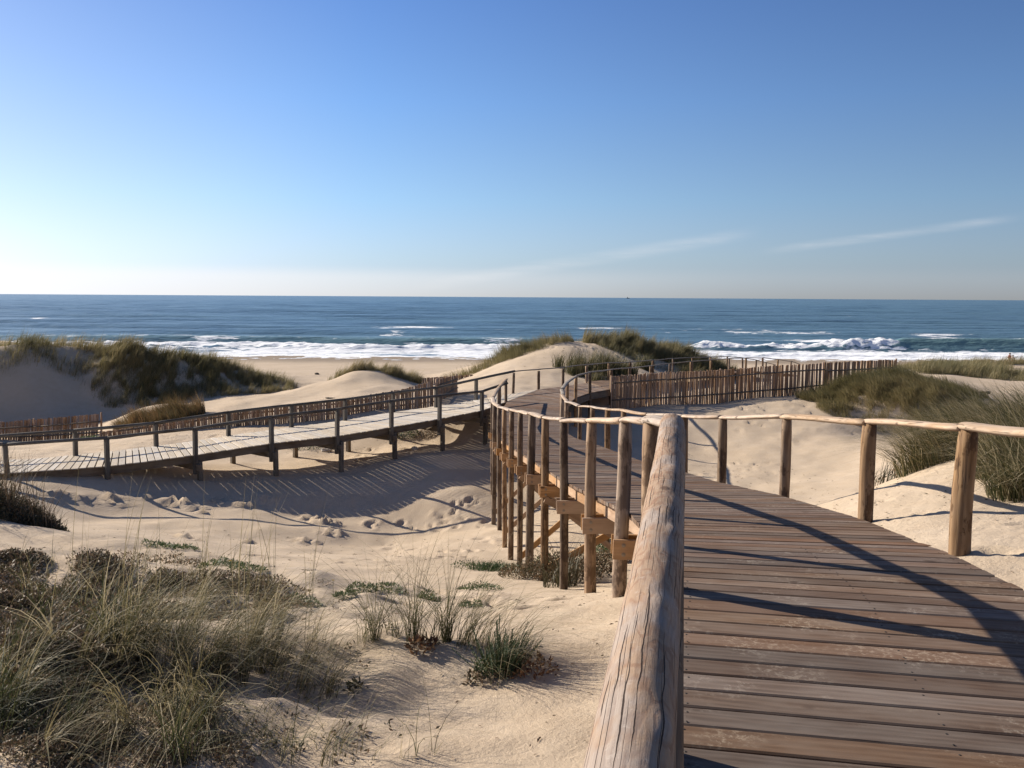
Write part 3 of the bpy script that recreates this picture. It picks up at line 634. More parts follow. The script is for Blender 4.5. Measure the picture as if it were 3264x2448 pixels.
# handrails: left
def rail_run(pts, parent, mat, r=.078, name='handrail', seg=16, bend=.018, flat=.47):
    for a, b in zip(pts[:-1], pts[1:]):
        a = np.array(a, float); b = np.array(b, float); u = (b - a) / np.linalg.norm(b - a)
        j = np.array((0, 0, rnd.uniform(-.008, .004))); log(name, a - u * .004 + j, b + u * .05 + j, r * rnd.uniform(.90, 1.06), mat, parent, seg, 10, .008, rnd.uniform(.86, 1.0), True, rnd.uniform(-bend, bend), flat)
# the big near log, seen from above
A = np.array((-.37, -1.6, -.80)); B = np.array((1.03, 5.92, -.80))
def big_log():
    p0, p1 = A, B; mw, L = frame_z(p0, p1); seg, rings = 72, 240; t = np.linspace(0, 1, rings + 1)[:, None]; a = np.linspace(0, 2 * np.pi, seg, endpoint=False)[None, :]
    R = .077 * (1 + .02 * np.sin(t * 9 + 1) + .025 * np.sin(2 * a + t * 7) + .015 * np.sin(3 * a + t * 19)) + .0025 * fbm(np.cos(a) * 2.5 + t * 28, np.sin(a) * 2.5 + t * 9, 3, 61)
    for kt, ka, kh in ((.50, 1.9, .012), (.60, 2.2, .010), (.74, 2.0, .009), (.42, 2.4, .008), (.84, 1.2, .008)):
        da = np.angle(np.exp(1j * (a - ka))); R = R + kh * np.exp(-((t - kt) / .007)**2 - (da / .35)**2)
    for kt in (.745, .845):
        R = R - .006 * np.exp(-((t - kt) * L / .008)**2) * np.exp(-(np.angle(np.exp(1j * (a - 0.6))) / 1.0)**2)
    e = np.clip((1 - t) * L / .05, 0, 1); R = R * (np.sqrt(1 - (1 - e)**2) * .18 + .82)
    ox = .008 * np.sin(t * 6.0); oy = .006 * np.sin(t * 4.1 + 1)
    V = np.stack([ox + R * np.cos(a), oy + R * np.sin(a) * np.where(np.sin(a) > 0, 1, .4), t * L + 0 * a], -1).reshape(-1, 3)
    i = np.arange((rings + 1) * seg).reshape(rings + 1, seg); j = np.roll(i, -1, 1)
    Fq = np.stack([i[:-1], j[:-1], j[1:], i[1:]], -1).reshape(-1, 4)
    me = mesh_np('handrail', V, Fq, True)
    import bmesh
    bm = bmesh.new(); bm.from_mesh(me); bm.verts.ensure_lookup_table(); bm.faces.new([bm.verts[k] for k in i[-1]]); bm.to_mesh(me); bm.free()
    o = put('handrail', me, M['log'], main, mw); o['label'] = 'thick weathered near log with long checks and knots'
big_log()
log('underside_strip', A + np.array((.040, -.0, -.045)), np.array((1.065, 5.80, -.845)), .043, M['post'], main, 28, 60, .01, .95)  # slim log added under the big log's right side to give its dark strip
rail_run([np.array((1.03, 5.86, -.79))] + railL[4:], main, M['rail'], seg=20)
# right handrail runs on around the bend and out along the path
r2 = [outward(R2[i], far_edge[i], .05) + np.array((0, 0, RH - .04)) for i in range(3)]
rail_run([railR[0]] + railR[1:16] , main, M['rail'], seg=20)
rr_tail = [railR[15], railR[16], railR[17]] + r2
M['rail_grey'] = wood('grey_log', (.20, .165, .13), (.30, .25, .20), (.27, .25, .22), .6, 'z', (.10, .08, .06), 1.0, .5, .5, False, .3)
rail_run(rr_tail, main, M['rail_grey'])
for p, q in zip(R2, far_edge): post(outward(p, q, .05), p[2] + RH - .06)
lr = [railL[-2], railL[-1]]
# far side rail of junction and path
Lside = [P(1639, 1249, 41.6)] + far_edge
railF = [p + np.array((0, 0, RH - .02)) for p in Lside]
for p in Lside: post(p + np.array((-.04, .06, 0)), p[2] + RH - .1)
rail_run(railF + [p - np.array((0, 0, .06)) for p in farR[1:]], main, M['rail_grey'], r=.06, seg=10)
rail_run([r2[-1]] + [p - np.array((0, 0, .06)) for p in nearR[1:]], main, M['rail_grey'], r=.06, seg=10)
for p in farR[1:]: post(p - np.array((0, 0, RH)), p[2] - .08, r=.07, seg=8)
for p in nearR[1:]: post(p - np.array((0, 0, RH)), p[2] - .08, r=.07, seg=8)
# side boards under the path edge that shows before the fence
for a, b in zip(R2 + [drop(nearR[1])], (R2 + [drop(nearR[1])])[1:]):
    timber('joist', a + np.array((.0, -.0, -.18)), b + np.array((0, 0, -.18)), .06, .26, M['oldbeam'], main)

# ------------------------------------------------------------------ left boardwalk (old grey wood)
left = empty('boardwalk', (-8, 31, -5), 'old grey boardwalk on timber legs with dark straight rails, leading off to the left', 'boardwalk')
Nn = [(22, 1506, 27.0), (340, 1484.6, 27.8), (620, 1448.5, 28.9), (863, 1411, 30.0), (1071, 1388.5, 31.2), (1245, 1360, 32.5), (1398, 1333.6, 34.0), (1534, 1307, 35.8)]
Nr = [1412, 1392, 1361.7, 1325.5, 1301, 1274.6, 1258.3, 1244]
Ff = [(-60, 1480, 28.9), (242, 1451, 29.6), (500, 1425, 30.8), (730, 1388.5, 32.2), (930, 1362, 33.6), (1101, 1341, 34.9), (1255, 1313, 36.6), (1392, 1301, 37.6), (1520, 1266.5, 39.8)]
Fr = [1392, 1369, 1346, 1311.5, 1289, 1271, 1249, 1234, 1207]
NE = [P(-420, 1524, 26.4)] + [P(*q) for q in Nn] + [LS[17] + np.array((-.05, 0, -.006))]
FE = [P(-480, 1508, 28.0)] + [P(*q) for q in Ff] + [far_edge[0] + np.array((-.06, 0, -.006))]
# stations across
SN = [NE[0], NE[1], NE[2], NE[3], NE[4], NE[5], NE[6], NE[7], NE[8], NE[9]]
def at_edge(E, t):
    E = np.array(E); s = polylen(E); return np.array([np.interp(t * s[-1], s, E[:, k]) for k in range(3)])
SF = []; fine = np.array([at_edge(FE, t) for t in np.linspace(0, 1, 400)])
for k, p in enumerate(NE):
    w = NE[min(k + 1, len(NE) - 1)] - NE[max(k - 1, 0)]; w = w / np.linalg.norm(w)
    SF.append(fine[np.argmin(np.abs((fine - p)[:, :2] @ w[:2]))])
SF[-1] = np.array(FE[-1]); SF[-2] = SF[-2] * .55 + (SF[-3] + SF[-1]) / 2 * .45
SF[0] = NE[0] + (SF[1] - NE[1])
lay(SF, SN, .205, .023, .028, M['olddeck'], left, over=.06, ragged=.06, limit=300, jit=.004)
def old_post(p, top, adj=True):
    x, y = float(p[0]), float(p[1]); g = min(H(x, y), float(p[2]) - .3)
    timber('post', (x, y, g - .3), (x + rnd.uniform(-.02, .02), y, top), .11, .11, M['oldwood'], left)
M['oldpost'] = M['oldwood']
def upright(name, p, z0, z1, w, mat, parent):
    """square post standing upright, turned a little; grain vertical"""
    me_h = z1 - z0; a = w / 2; ch = .012; sec = [(-a + ch, -a), (a - ch, -a), (a, -a + ch), (a, a - ch), (a - ch, a), (-a + ch, a), (-a, a - ch), (-a, -a + ch)]
    vs = [(s, t, 0) for s, t in sec] + [(s * .98, t * .98, me_h) for s, t in sec]; n = 8
    fs = [(k, (k + 1) % n, (k + 1) % n + n, k + n) for k in range(n)] + [tuple(range(n))[::-1], tuple(range(n, 2 * n))]
    mw = Matrix.Translation((float(p[0]), float(p[1]), z0)) @ Matrix.Rotation(rnd.uniform(-.02, .02), 4, 'X') @ Matrix.Rotation(rnd.uniform(-.02, .02), 4, 'Y') @ Matrix.Rotation(math.radians(-40) + rnd.uniform(-.1, .1), 4, 'Z')
    return put(name, mesh_py(name, vs, fs), mat, parent, mw)
walk = np.array((.74, .67, 0)); acr = np.array((.67, -.74, 0))
nr = []; fr_ = []
for (q, ry) in zip(Nn, Nr):
    p = P(*q) + acr * .05; top = P(q[0], ry, q[2])[2]; g = H(p[0], p[1]); nr.append(np.array((p[0], p[1], top - .04)))
    upright('post', p, p[2] - .62, top - .06, .13, M['oldwood'], left)
    if p[2] - g > .4: upright('leg', p + walk * .15, g - .3, p[2] - .22, .14, M['oldwood'], left)
for (q, ry) in zip(Ff, Fr):
    p = P(*q) - acr * .05; top = P(q[0], ry, q[2])[2]; g = H(p[0], p[1]); fr_.append(np.array((p[0], p[1], top - .04)))
    upright('post', p, p[2] - .5, top - .06, .13, M['oldwood'], left)
    if p[2] - g > .4: upright('leg', p + walk * .15, g - .3, p[2] - .22, .15, M['oldbeam'], left)
nr = [nr[0] - (nr[1] - nr[0])] + nr + [LS[17] + np.array((-.02, .0, .74))]
fr_ = [fr_[0] - (fr_[1] - fr_[0])] + fr_ + [railF[0]]
for pts in (nr, fr_):
    for a, b in zip(pts[:-1], pts[1:]):
        u = (b - a) / np.linalg.norm(b - a); log('handrail', a - u * .03, b + u * .03, .058, M['oldwood'], left, 10, 6, .005, 1.0)
for i in range(len(NE) - 1):
    for t in (.045, .5, .955):
        a = SF[i] * (1 - t) + NE[i] * t; b = SF[i + 1] * (1 - t) + NE[i + 1] * t; d = np.array((0, 0, -.037 - .125))
        timber('joist', a + d, b + d, .06, .25, M['oldbeam'], left)
for i in range(3, 9):
    n_, f_ = NE[i], np.array(FE[min(i, len(FE) - 1)]); v = (n_ - f_); v /= np.linalg.norm(v)
    timber('crossbeam', f_ - v * .25 + np.array((0, 0, -.40)), n_ + v * .35 + walk * .02 + np.array((0, 0, -.40)), .07, .20, M['oldbeam'], left)

# ------------------------------------------------------------------ palisade fences
def picket_mesh(h, w):
    """half round picket with bark side"""
    vs = []; fs = []; n = 7; rings = 4; ph = rnd.uniform(0, 6)
    for i in range(rings):
        t = i / (rings - 1); ox = .006 * math.sin(ph + 4 * t); tw = 1 + .12 * math.sin(ph * 2 + 5 * t)
        for k in range(n):
            a = math.pi * 2 * k / n; vs.append((ox + w / 2 * tw * math.cos(a), w * .32 * math.sin(a) * tw, h * t + (rnd.uniform(-.012, .012) if i == rings - 1 else 0)))
    for i in range(rings - 1):
        for k in range(n):
            a = i * n + k; b = i * n + (k + 1) % n; fs.append((a, b, b + n, a + n))
    fs.append(tuple(range((rings - 1) * n, rings * n)))
    me = mesh_py('picket', vs, fs); me.materials.append(M['picket']); return me
PK = [picket_mesh(1.0, .094 * s) for s in (.88, .94, 1, 1.03, 1.08, .96, .9, 1.05)]
def fence(label, pts, spacing, group, rails=(.22, .74), lean=0.0, rail_front=True, rmat=None, posts=True, sink=.12):
    """pts: list of (x, y, z_bottom, z_top)"""
    P4 = np.array(pts, float); s = polylen(P4[:, :2]); root = empty('palisade_fence', tuple(P4[0][:3]), label, 'fence', group)
    at = lambda t: np.array([np.interp(t, s, P4[:, k]) for k in range(4)])
    n = int(s[-1] / spacing); lead = (0, 0)
    for i in range(n):
        t = i * spacing + rnd.uniform(-.07, .07) * spacing; q = at(t); q2 = at(t + .05); d = q2[:2] - q[:2]; ang = math.atan2(d[1], d[0]) if np.linalg.norm(d) > 0 else ang
        h = q[3] - q[2] - .05 + rnd.uniform(-.02, .02)
        o = put('picket', rnd.choice(PK), None, None)
        mw = Matrix.Translation((q[0], q[1], q[2] - sink)) @ Matrix.Rotation(ang, 4, 'Z') @ Matrix.Rotation(rnd.gauss(0, .025) + lean, 4, 'X') @ Matrix.Rotation(rnd.gauss(0, .012), 4, 'Y') @ Matrix.Diagonal((spacing / .098, 1, h + sink, 1))
        o.matrix_world = mw; o.parent = root; o.matrix_parent_inverse = Matrix.Translation(root.location).inverted()
    off = (-1 if rail_front else 1) * .05
    ts = np.linspace(0, s[-1], max(2, int(s[-1] / 2.4) + 1))
    for fr in rails:
        for a, b in zip(ts[:-1], ts[1:]):
            A_, B_ = at(a), at(b); d = (B_ - A_)[:2]; nrm = np.array((-d[1], d[0])) / np.linalg.norm(d) * off
            za = A_[2] + (A_[3] - A_[2]) * fr; zb = B_[2] + (B_[3] - B_[2]) * fr
            log('rail', (A_[0] + nrm[0] * 1.0, A_[1] + nrm[1] * 1.0 , za), (B_[0] + nrm[0], B_[1] + nrm[1], zb), .042, rmat or M['oldbeam'], root, 8, 4, .01, .95)
    if posts:
        for a in ts:
            A_ = at(a); log('post', (A_[0], A_[1] - off * 1.2, A_[2] - .25), (A_[0], A_[1] - off * 1.2, A_[3] + .0), .05, M['picket'], root, 8, 4, .01)
    return root
def fp(px, yt, yb, Y): a = P(px, yt, Y); b = P(px, yb, Y); return (a[0], Y, b[2], a[2])
PF = 'palisade fences between the dunes'
fence('long bark-picket fence running from the boardwalk bend to the right grassy mound', [fp(1950, 1196, 1300, 42.3), fp(2090, 1185, 1296, 42.9), fp(2280, 1177, 1283, 43.4), fp(2460, 1163, 1268, 44.0), fp(2626, 1155, 1251, 44.7)], .0835, PF, (.24, .76))
fence('short picket fence rising behind the right grassy mound', [fp(2630, 1153, 1251, 44.8), fp(2750, 1147, 1240, 45.4), fp(2858, 1143, 1236, 46.0)], .108, PF, (.24, .70))
fence('low picket fence just showing beyond the right mound, above the surf', [fp(2858, 1164, 1250, 62), fp(3010, 1168, 1250, 62)], .12, PF, (.3,))
fence('small picket fence beyond the beach path, seen against the surf', [fp(2266, 1158, 1185, 72), fp(2345, 1170, 1198, 73)], .13, PF, (.3,))
fence('long red-brown picket fence half buried behind the grey boardwalk', [fp(323, 1373, 1400, 38.3), fp(429, 1358, 1393, 38.5), fp(500, 1351, 1386, 38.5), fp(700, 1315, 1357, 38.8), fp(900, 1292, 1345, 38.8), fp(1050, 1275, 1333, 38.8), fp(1190, 1254, 1316, 39.0), fp(1300, 1233, 1306, 39.2), fp(1391, 1207, 1297, 39.5)], .095, PF, (.2, .7), rail_front=False)
fence('leaning picket fence at far left below the shaded dune', [fp(-120, 1350, 1412, 41.6), fp(0, 1342, 1412, 42), fp(160, 1329, 1408, 42.2), fp(320, 1315, 1398, 42.4)], .115, PF, (.25, .65), lean=-.22)
fence('tall picket fence panel turning back behind the grey boardwalk', [fp(1393, 1207, 1294, 40.2), fp(1455, 1193, 1254, 44)], .10, PF, (.3, .75), rail_front=True)
fence('row of picket tops crossing behind the small middle mound', [fp(1331, 1203, 1240, 52), fp(1400, 1199, 1236, 53), fp(1515, 1190, 1230, 54)], .115, PF, (.3,), posts=False)

# ------------------------------------------------------------------ vegetation
def blades(pts, h, w, lean, lang, lspread, seg=3, droop=.6, tint=(.1, .9), hvar=.35):
    """curved tapering blades rooted at pts (N,3)"""
    n = len(pts); hh = h * (1 + hvar * (rng.random(n) * 2 - 1)); k = lean * (.35 + 1.1 * rng.random(n)); a = lang + lspread * rng.standard_normal(n)
    dx, dy = np.cos(a), np.sin(a); b = rng.random(n) * 6.283; wx, wy = np.cos(b), np.sin(b); ww = w * (.7 + .6 * rng.random(n))
    ts = np.linspace(0, 1, seg + 1); V = []
    for i, t in enumerate(ts):
        up_ = hh * (t - droop * k * t**2.2 * .8); out = hh * k * t**1.7; cxn = pts[:, 0] + dx * out; cyn = pts[:, 1] + dy * out; czn = pts[:, 2] + up_
        wd = ww * (1 - t**1.5) * .5
        if i < seg: V.append(np.stack([cxn - wx * wd, cyn - wy * wd, czn], -1)); V.append(np.stack([cxn + wx * wd, cyn + wy * wd, czn], -1))
        else: V.append(np.stack([cxn, cyn, czn], -1))
    V = np.stack(V, 1); m = V.shape[1]; base = (np.arange(n) * m)[:, None]; Fc = []
    for i in range(seg - 1):
        c = 2 * i; Fc += [base + np.array([[c, c + 1, c + 3]]), base + np.array([[c, c + 3, c + 2]])]
    c = 2 * (seg - 1); Fc.append(base + np.array([[c, c + 1, c + 2]]))
    tn = tint[0] + (tint[1] - tint[0]) * rng.random(n); T = np.clip(np.repeat(tn[:, None], m, 1) + np.linspace(-.06, .12, m)[None, :], 0, 1)
    return V.reshape(-1, 3), np.concatenate(Fc), T.ravel()
def join(parts):
    V = []; Fs = []; T = []; o = 0
    for v, f, t in parts: V.append(v); Fs.append(f + o); T.append(t); o += len(v)
    return np.concatenate(V), np.concatenate(Fs), np.concatenate(T)
def veg(name, parts, mat, parent=None):
    v, f, t = join(parts); return put(name, mesh_np(name, v, f, False, {'tint': t}), mat, parent)
def scatter_area(px0, py, n):
    pass
def ell(c, rx, ry, n, ang=0, power=.5):
    r = rng.random(n)**power; a = rng.random(n) * 6.283; u = r * np.cos(a) * rx; v = r * np.sin(a) * ry
    x = c[0] + u * math.cos(ang) - v * math.sin(ang); y = c[1] + u * math.sin(ang) + v * math.cos(ang); return x, y
def on_ground(x, y, sink=.02): return np.c_[x, y, hq(x, y) - sink]
def clumped(x, y, s, thr, seed=0, soft=.25):
    k = fbm(x * s, y * s, 3, seed); return rng.random(len(x)) < sstep(thr - soft, thr + soft, k)

def hill_grass(name, label, areas, mat, wscale=1.0):
    parts = []
    for (c, rx, ry, n, ang, h, lean, la, thr) in areas:
        n = int(n * 1.35); thr -= .12; x, y = ell(c, rx, ry, n, ang, .6); m = clumped(x, y, .7, thr, 71) & clumped(x, y, 2.3, -.36, 73, .12); x, y = x[m], y[m]
        hs = h * np.clip(1 + .45 * fbm(x * .8, y * .8, 2, 77) + .75 * fbm(x * 2.6, y * 2.6, 2, 78), .3, 1.5) * (.58 + .42 * rng.random(len(x))**2)
        p = on_ground(x, y); q = blades(p, 1.0, .026 * wscale, lean, la, .5, 2, .5, (0, 1)); v, f, t = q
        mm = len(v) // len(p); v = v.reshape(len(p), mm, 3); v = p[:, None, :] + (v - p[:, None, :]) * np.stack([hs * .9, hs * .9, hs], -1)[:, None, :] / 1.0
        # clump tint
        t = np.clip(t.reshape(len(p), mm) * .55 + (.5 + .5 * fbm(x * .45, y * .45, 3, 80))[:, None] * .5, 0, 1)
        parts.append((v.reshape(-1, 3), f, t.ravel()))
    o = veg(name, parts, mat); return tag(o, label, kind='stuff')
Pz = lambda px, py, Y: P(px, py, Y)
RIGHT = 0.15
hill_grass('grass', 'olive dune grass covering the crest of the shaded far left dune', [
    (P(60, 1105, 50.5), 13, 1.8, 12000, .10, .70, .45, .2, -.05), (P(-180, 1110, 49), 9, 2.4, 7000, .2, .7, .45, .2, -.05), (P(215, 1115, 52), 2.6, 1.4, 4500, .1, .8, .45, .2, -.3), (P(60, 1150, 48.5), 7, 1.2, 2500, .1, .5, .5, .2, .15), (P(150, 1100, 53), 6, 1.2, 3500, 0, .75, .4, .2, -.1)], M['fargrass'])
hill_grass('grass', 'dark grass bank on the second left dune, sloping down towards the beach', [
    (P(600, 1160, 51.4), 5.6, 1.4, 11000, .08, .55, .45, .2, -.15), (P(430, 1140, 50.3), 2.3, 1.1, 5000, .1, .7, .45, .2, -.4), (P(460, 1205, 48.9), 2.7, 1.7, 10000, .1, .55, .5, -.4, -.4), (P(620, 1215, 49.6), 4.1, 1.5, 9500, .15, .5, .5, -.4, -.2), (P(770, 1210, 50.8), 3.0, 1.5, 6500, .2, .5, .5, -.4, -.15), (P(850, 1205, 52.4), 1.5, 1.1, 2000, 0, .5, .5, 0, -.2)], M['fargrass'])
hill_grass('grass', 'russet grass hummock behind the half-buried left fence', [
    (G(520, 1340), 1.9, 1.0, 7000, .1, .85, .55, math.pi - .4, -.5), (G(440, 1352), 1.1, .8, 2500, 0, .7, .6, math.pi, -.4)], M['russet'])
hill_grass('grass', 'brownish grass tuft crowning the small middle mound', [
    (P(1185, 1188, 51.0), 2.5, .7, 5000, .08, .65, .4, .2, -.3), (P(1275, 1212, 51.2), 1.2, 1.1, 5000, 0, .55, .5, .1, -.4), (P(1240, 1200, 50.3), 1.2, .4, 1800, .0, .5, .5, -.3, -.1)], M['fargrass'])
hill_grass('grass', 'thin green grass fringe climbing the left flank of the central dune', [
    (P(1590, 1160, 57), 4.2, 1.0, 5000, .5, .55, .4, math.pi, -.2), (P(1690, 1120, 59.5), 3.0, 1.2, 5500, .3, .75, .4, math.pi, -.3), (P(1830, 1093, 61.5), 2.2, .6, 1200, 0, .45, .4, 0, .1)], M['fargrass'])
hill_grass('grass', 'thick green grass on the right crest of the central dune', [
    (P(2030, 1105, 61), 3.6, 1.4, 12000, 0, .95, .4, .2, -.5), (P(2140, 1122, 61.5), 3.6, 1.8, 11000, -.1, .85, .45, .1, -.5), (P(2230, 1148, 62), 2.4, 1.6, 6000, -.2, .7, .5, -.1, -.4), (P(2100, 1150, 59), 3.2, 1.2, 3500, -.1, .65, .5, -.2, .0), (P(1960, 1120, 60), 1.2, 1.0, 2500, 0, .7, .4, 0, -.3)], M['fargrass'])
hill_grass('grass', 'windswept olive grass over the right mound beside the picket fence', [
    (P(2760, 1235, 42.8), 3.2, 1.4, 14000, .05, .55, .75, math.pi - .2, -.5), (P(2900, 1235, 42), 3.4, 1.8, 15000, -.1, .6, .75, math.pi - .3, -.5), (P(3000, 1290, 39.8), 1.8, 1.6, 6500, -.5, .6, .7, math.pi, -.4), (P(2860, 1290, 40.2), 3.4, 1.6, 14000, -.2, .5, .8, math.pi + .6, -.9), (P(2690, 1255, 42.2), 1.2, 1.0, 5000, .0, .6, .8, math.pi + .2, -.4)], M['fargrass'])
hill_grass('grass', 'olive and reddish grass on the far right dune before the surf', [
    (P(3130, 1165, 64), 6.5, 2.6, 22000, .05, .62, .45, .2, -.5), (P(3000, 1180, 60), 4.5, 2.4, 8000, 0, .6, .5, .2, -.2), (P(3230, 1215, 56), 4.5, 2.6, 10000, 0, .6, .5, 0, -.4), (P(2930, 1180, 60), 4, 2, 5000, 0, .5, .4, 0, -.2), (P(3060, 1200, 56), 3, 1.2, 6000, 0, .8, .4, 0, -.2)], M['fargrass'])
# near right bank: long blown tufts
rb = []
for (px, py, Y, n, rx, h, la) in [(3010, 1462, 11.6, 900, .55, .8, math.pi), (3080, 1440, 12.0, 1300, .6, .9, math.pi - .1), (3180, 1440, 11.5, 1300, .6, .8, math.pi + .1), (3270, 1430, 11.2, 1300, .7, .85, math.pi), (3240, 1530, 9.6, 900, .45, .7, math.pi + .5), (3290, 1600, 8.8, 700, .4, .7, math.pi + .6), (3330, 1480, 10.2, 1200, .6, .8, math.pi + .2), (3200, 1380, 13.5, 1500, .9, .65, math.pi - .4), (3300, 1370, 13.8, 1700, 1.0, .75, math.pi - .2)]:
    c = P(px, py, Y); x, y = ell(c, rx, rx * .8, n); rb.append(blades(on_ground(x, y), h, .010, .95, la, .5, 4, .7, (.12, 1)))
tag(veg('grass', rb, M['grass']), 'long green and straw grass blown leftwards over the right sand bank', kind='stuff')
# shadowy basin rim weeds beside the near right bank
# foreground marram, left
def tuft(c, n, r, h, lean, la, ls=.9, w=.006, tint=(.15, 1), seg=5):
    x, y = ell(c, r, r, n, 0, .8); return blades(on_ground(x, y), h, w, lean, la, ls, seg, .75, tint, .4)
fg = []
def fgt(px, py, n, r, h, lean, la, ls, w=.005, tint=(.15, 1)):
    fg.append(tuft(G(px, py), n, r, h, lean, la, ls, w, tint))
for k in range(112):                                   # left bottom, dense and mixed
    px = rnd.uniform(-80, 620); py = rnd.uniform(1990, 2440)
    if fbm(np.array([px * .006]), np.array([py * .008]), 2, 90)[0] < .0: continue
    fgt(px, py, rnd.randint(10, 30), rnd.uniform(.02, .08), rnd.uniform(.35, .7), rnd.uniform(.5, 1.3), rnd.gauss(.1, 1.1), .9, rnd.uniform(.004, .007), rnd.choice([(.0, .45), (.0, .45), (0, .6), (.5, 1)]))
for k in range(70):                                    # crest of the hummock, arching right
    px = rnd.gauss(640, 190); py = rnd.gauss(2090, 55)
    fgt(px, py, rnd.randint(12, 30), rnd.uniform(.02, .08), rnd.uniform(.45, .8), rnd.uniform(.7, 1.35), rnd.gauss(-.05, .6), .55, rnd.uniform(.0035, .0055), (.3, 1))
for k in range(20):                                    # right end of it, long arcs over bare sand
    px = rnd.uniform(860, 1060); py = rnd.uniform(2080, 2230)
    fgt(px, py, rnd.randint(10, 22), rnd.uniform(.03, .07), rnd.uniform(.5, .75), rnd.uniform(.9, 1.4), rnd.gauss(.0, .35), .4, .0035, (.3, 1))
for k in range(16):                                    # near edge, hanging towards the camera
    px = rnd.uniform(380, 720); py = rnd.uniform(2200, 2330)
    fgt(px, py, rnd.randint(12, 26), rnd.uniform(.03, .06), rnd.uniform(.5, .7), rnd.uniform(1.0, 1.4), rnd.gauss(-1.2, .4), .35, .005, (.45, 1))
for k in range(12):
    px = rnd.uniform(900, 1450); py = rnd.uniform(2390, 2446); fgt(px, py, rnd.randint(3, 9), rnd.uniform(.02, .05), rnd.uniform(.35, .55), rnd.uniform(.7, 1.3), rnd.gauss(.2, .6), .6, .0035)
for k in range(40):
    px = rnd.uniform(0, 900); py = rnd.uniform(1800, 1980); fgt(px, py, rnd.randint(3, 10), .05, rnd.uniform(.3, .6), .6, rnd.gauss(0, 1), .9, .005)
for k in range(34):                                    # lone upright stalks
    px = rnd.uniform(60, 1020); py = rnd.uniform(1830, 2080); fgt(px, py, rnd.randint(1, 3), .03, rnd.uniform(.7, 1.15), .22, rnd.gauss(0, 1.5), .5, .005, (.4, .9))
for k in range(120):                                  # dead leaves lying about
    px = rnd.uniform(-80, 900) if k % 3 else rnd.uniform(300, 1150); py = rnd.uniform(2010, 2446)
    fgt(px, py, rnd.randint(8, 24), rnd.uniform(.08, .2), rnd.uniform(.12, .3), rnd.uniform(1.2, 2.0), rnd.uniform(0, 6.28), 2.0, .0045, (.2, .85))
tag(veg('grass', fg, M['grass']), 'tangled marram grass of green and straw blades on the foreground dune', kind='stuff')

def leaves(c, n, r, hgt, size, tint=(0, 1), dome=True, aspect=.4):
    """small upturned leaves filling a low dome"""
    a = rng.random(n) * 6.283; rr = r * rng.random(n)**.55; x = c[0] + rr * np.cos(a); y = c[1] + rr * np.sin(a)
    gz_ = hq(x, y); top = hgt * np.sqrt(np.maximum(0, 1 - (rr / r)**2)) * (.6 + .4 * fbm(x * 9, y * 9, 2, 3)); zz = gz_ + top * rng.random(n)**.6
    d = rng.standard_normal((n, 3)); d[:, 2] = np.abs(d[:, 2]) * .9 + .3; d[:, 0] += .6 * np.cos(a); d[:, 1] += .6 * np.sin(a); d /= np.linalg.norm(d, axis=1)[:, None]
    sd = np.cross(d, rng.standard_normal((n, 3))); sd /= np.linalg.norm(sd, axis=1)[:, None]; s = size * (.6 + .8 * rng.random(n))[:, None]
    p = np.c_[x, y, zz]; V = np.stack([p, p + d * s * .5 + sd * s * aspect * .5, p + d * s, p + d * s * .5 - sd * s * aspect * .5], 1)
    b = (np.arange(n) * 4)[:, None]; Fc = np.concatenate([b + np.array([[0, 1, 2]]), b + np.array([[0, 2, 3]])])
    t = tint[0] + (tint[1] - tint[0]) * rng.random(n); return V.reshape(-1, 3), Fc, np.repeat(t, 4)
gc = []
for k in range(300):
    px = rnd.choice([rnd.uniform(-60, 430), rnd.uniform(-40, 320), rnd.uniform(300, 920)]); py = rnd.uniform(1780, 2130) if px < 430 else rnd.uniform(1850, 1985)
    if fbm(np.array([px * .008]), np.array([py * .014]), 2, 44)[0] < -.18: continue
    gc.append(leaves(G(px, py), rnd.randint(150, 420), rnd.uniform(.10, .28), rnd.uniform(.05, .18), .03))
for k in range(110):
    px = rnd.choice([rnd.uniform(-60, 300), rnd.uniform(0, 760)]); py = rnd.uniform(2150, 2440); gc.append(leaves(G(px, py), 260, rnd.uniform(.08, .18), .10, .02))
for k in range(120):                                   # sprinkled sprigs and litter
    px = rnd.uniform(-40, 1250); py = rnd.uniform(1760, 2440); gc.append(leaves(G(px, py), rnd.randint(4, 20), rnd.uniform(.03, .12), .03, .025))
tag(veg('ground_cover', gc, M['brown']), 'low brown-green ground cover over the left foreground dune', kind='stuff')

def plant(name, label, cat, parts, mat, group=None):
    """one plant: an empty at its foot carrying its foliage"""
    v, f, t = join(parts); c = v.mean(0); c[2] = v[:, 2].min(); root = empty(name, tuple(c), label, cat, group)
    veg('foliage', parts, mat, root); return root
def tufts(cs, la=0.0): return [tuft(c, n, r, h, l, la + da, ls, w, ti) for (c, n, r, h, l, da, ls, w, ti) in cs]
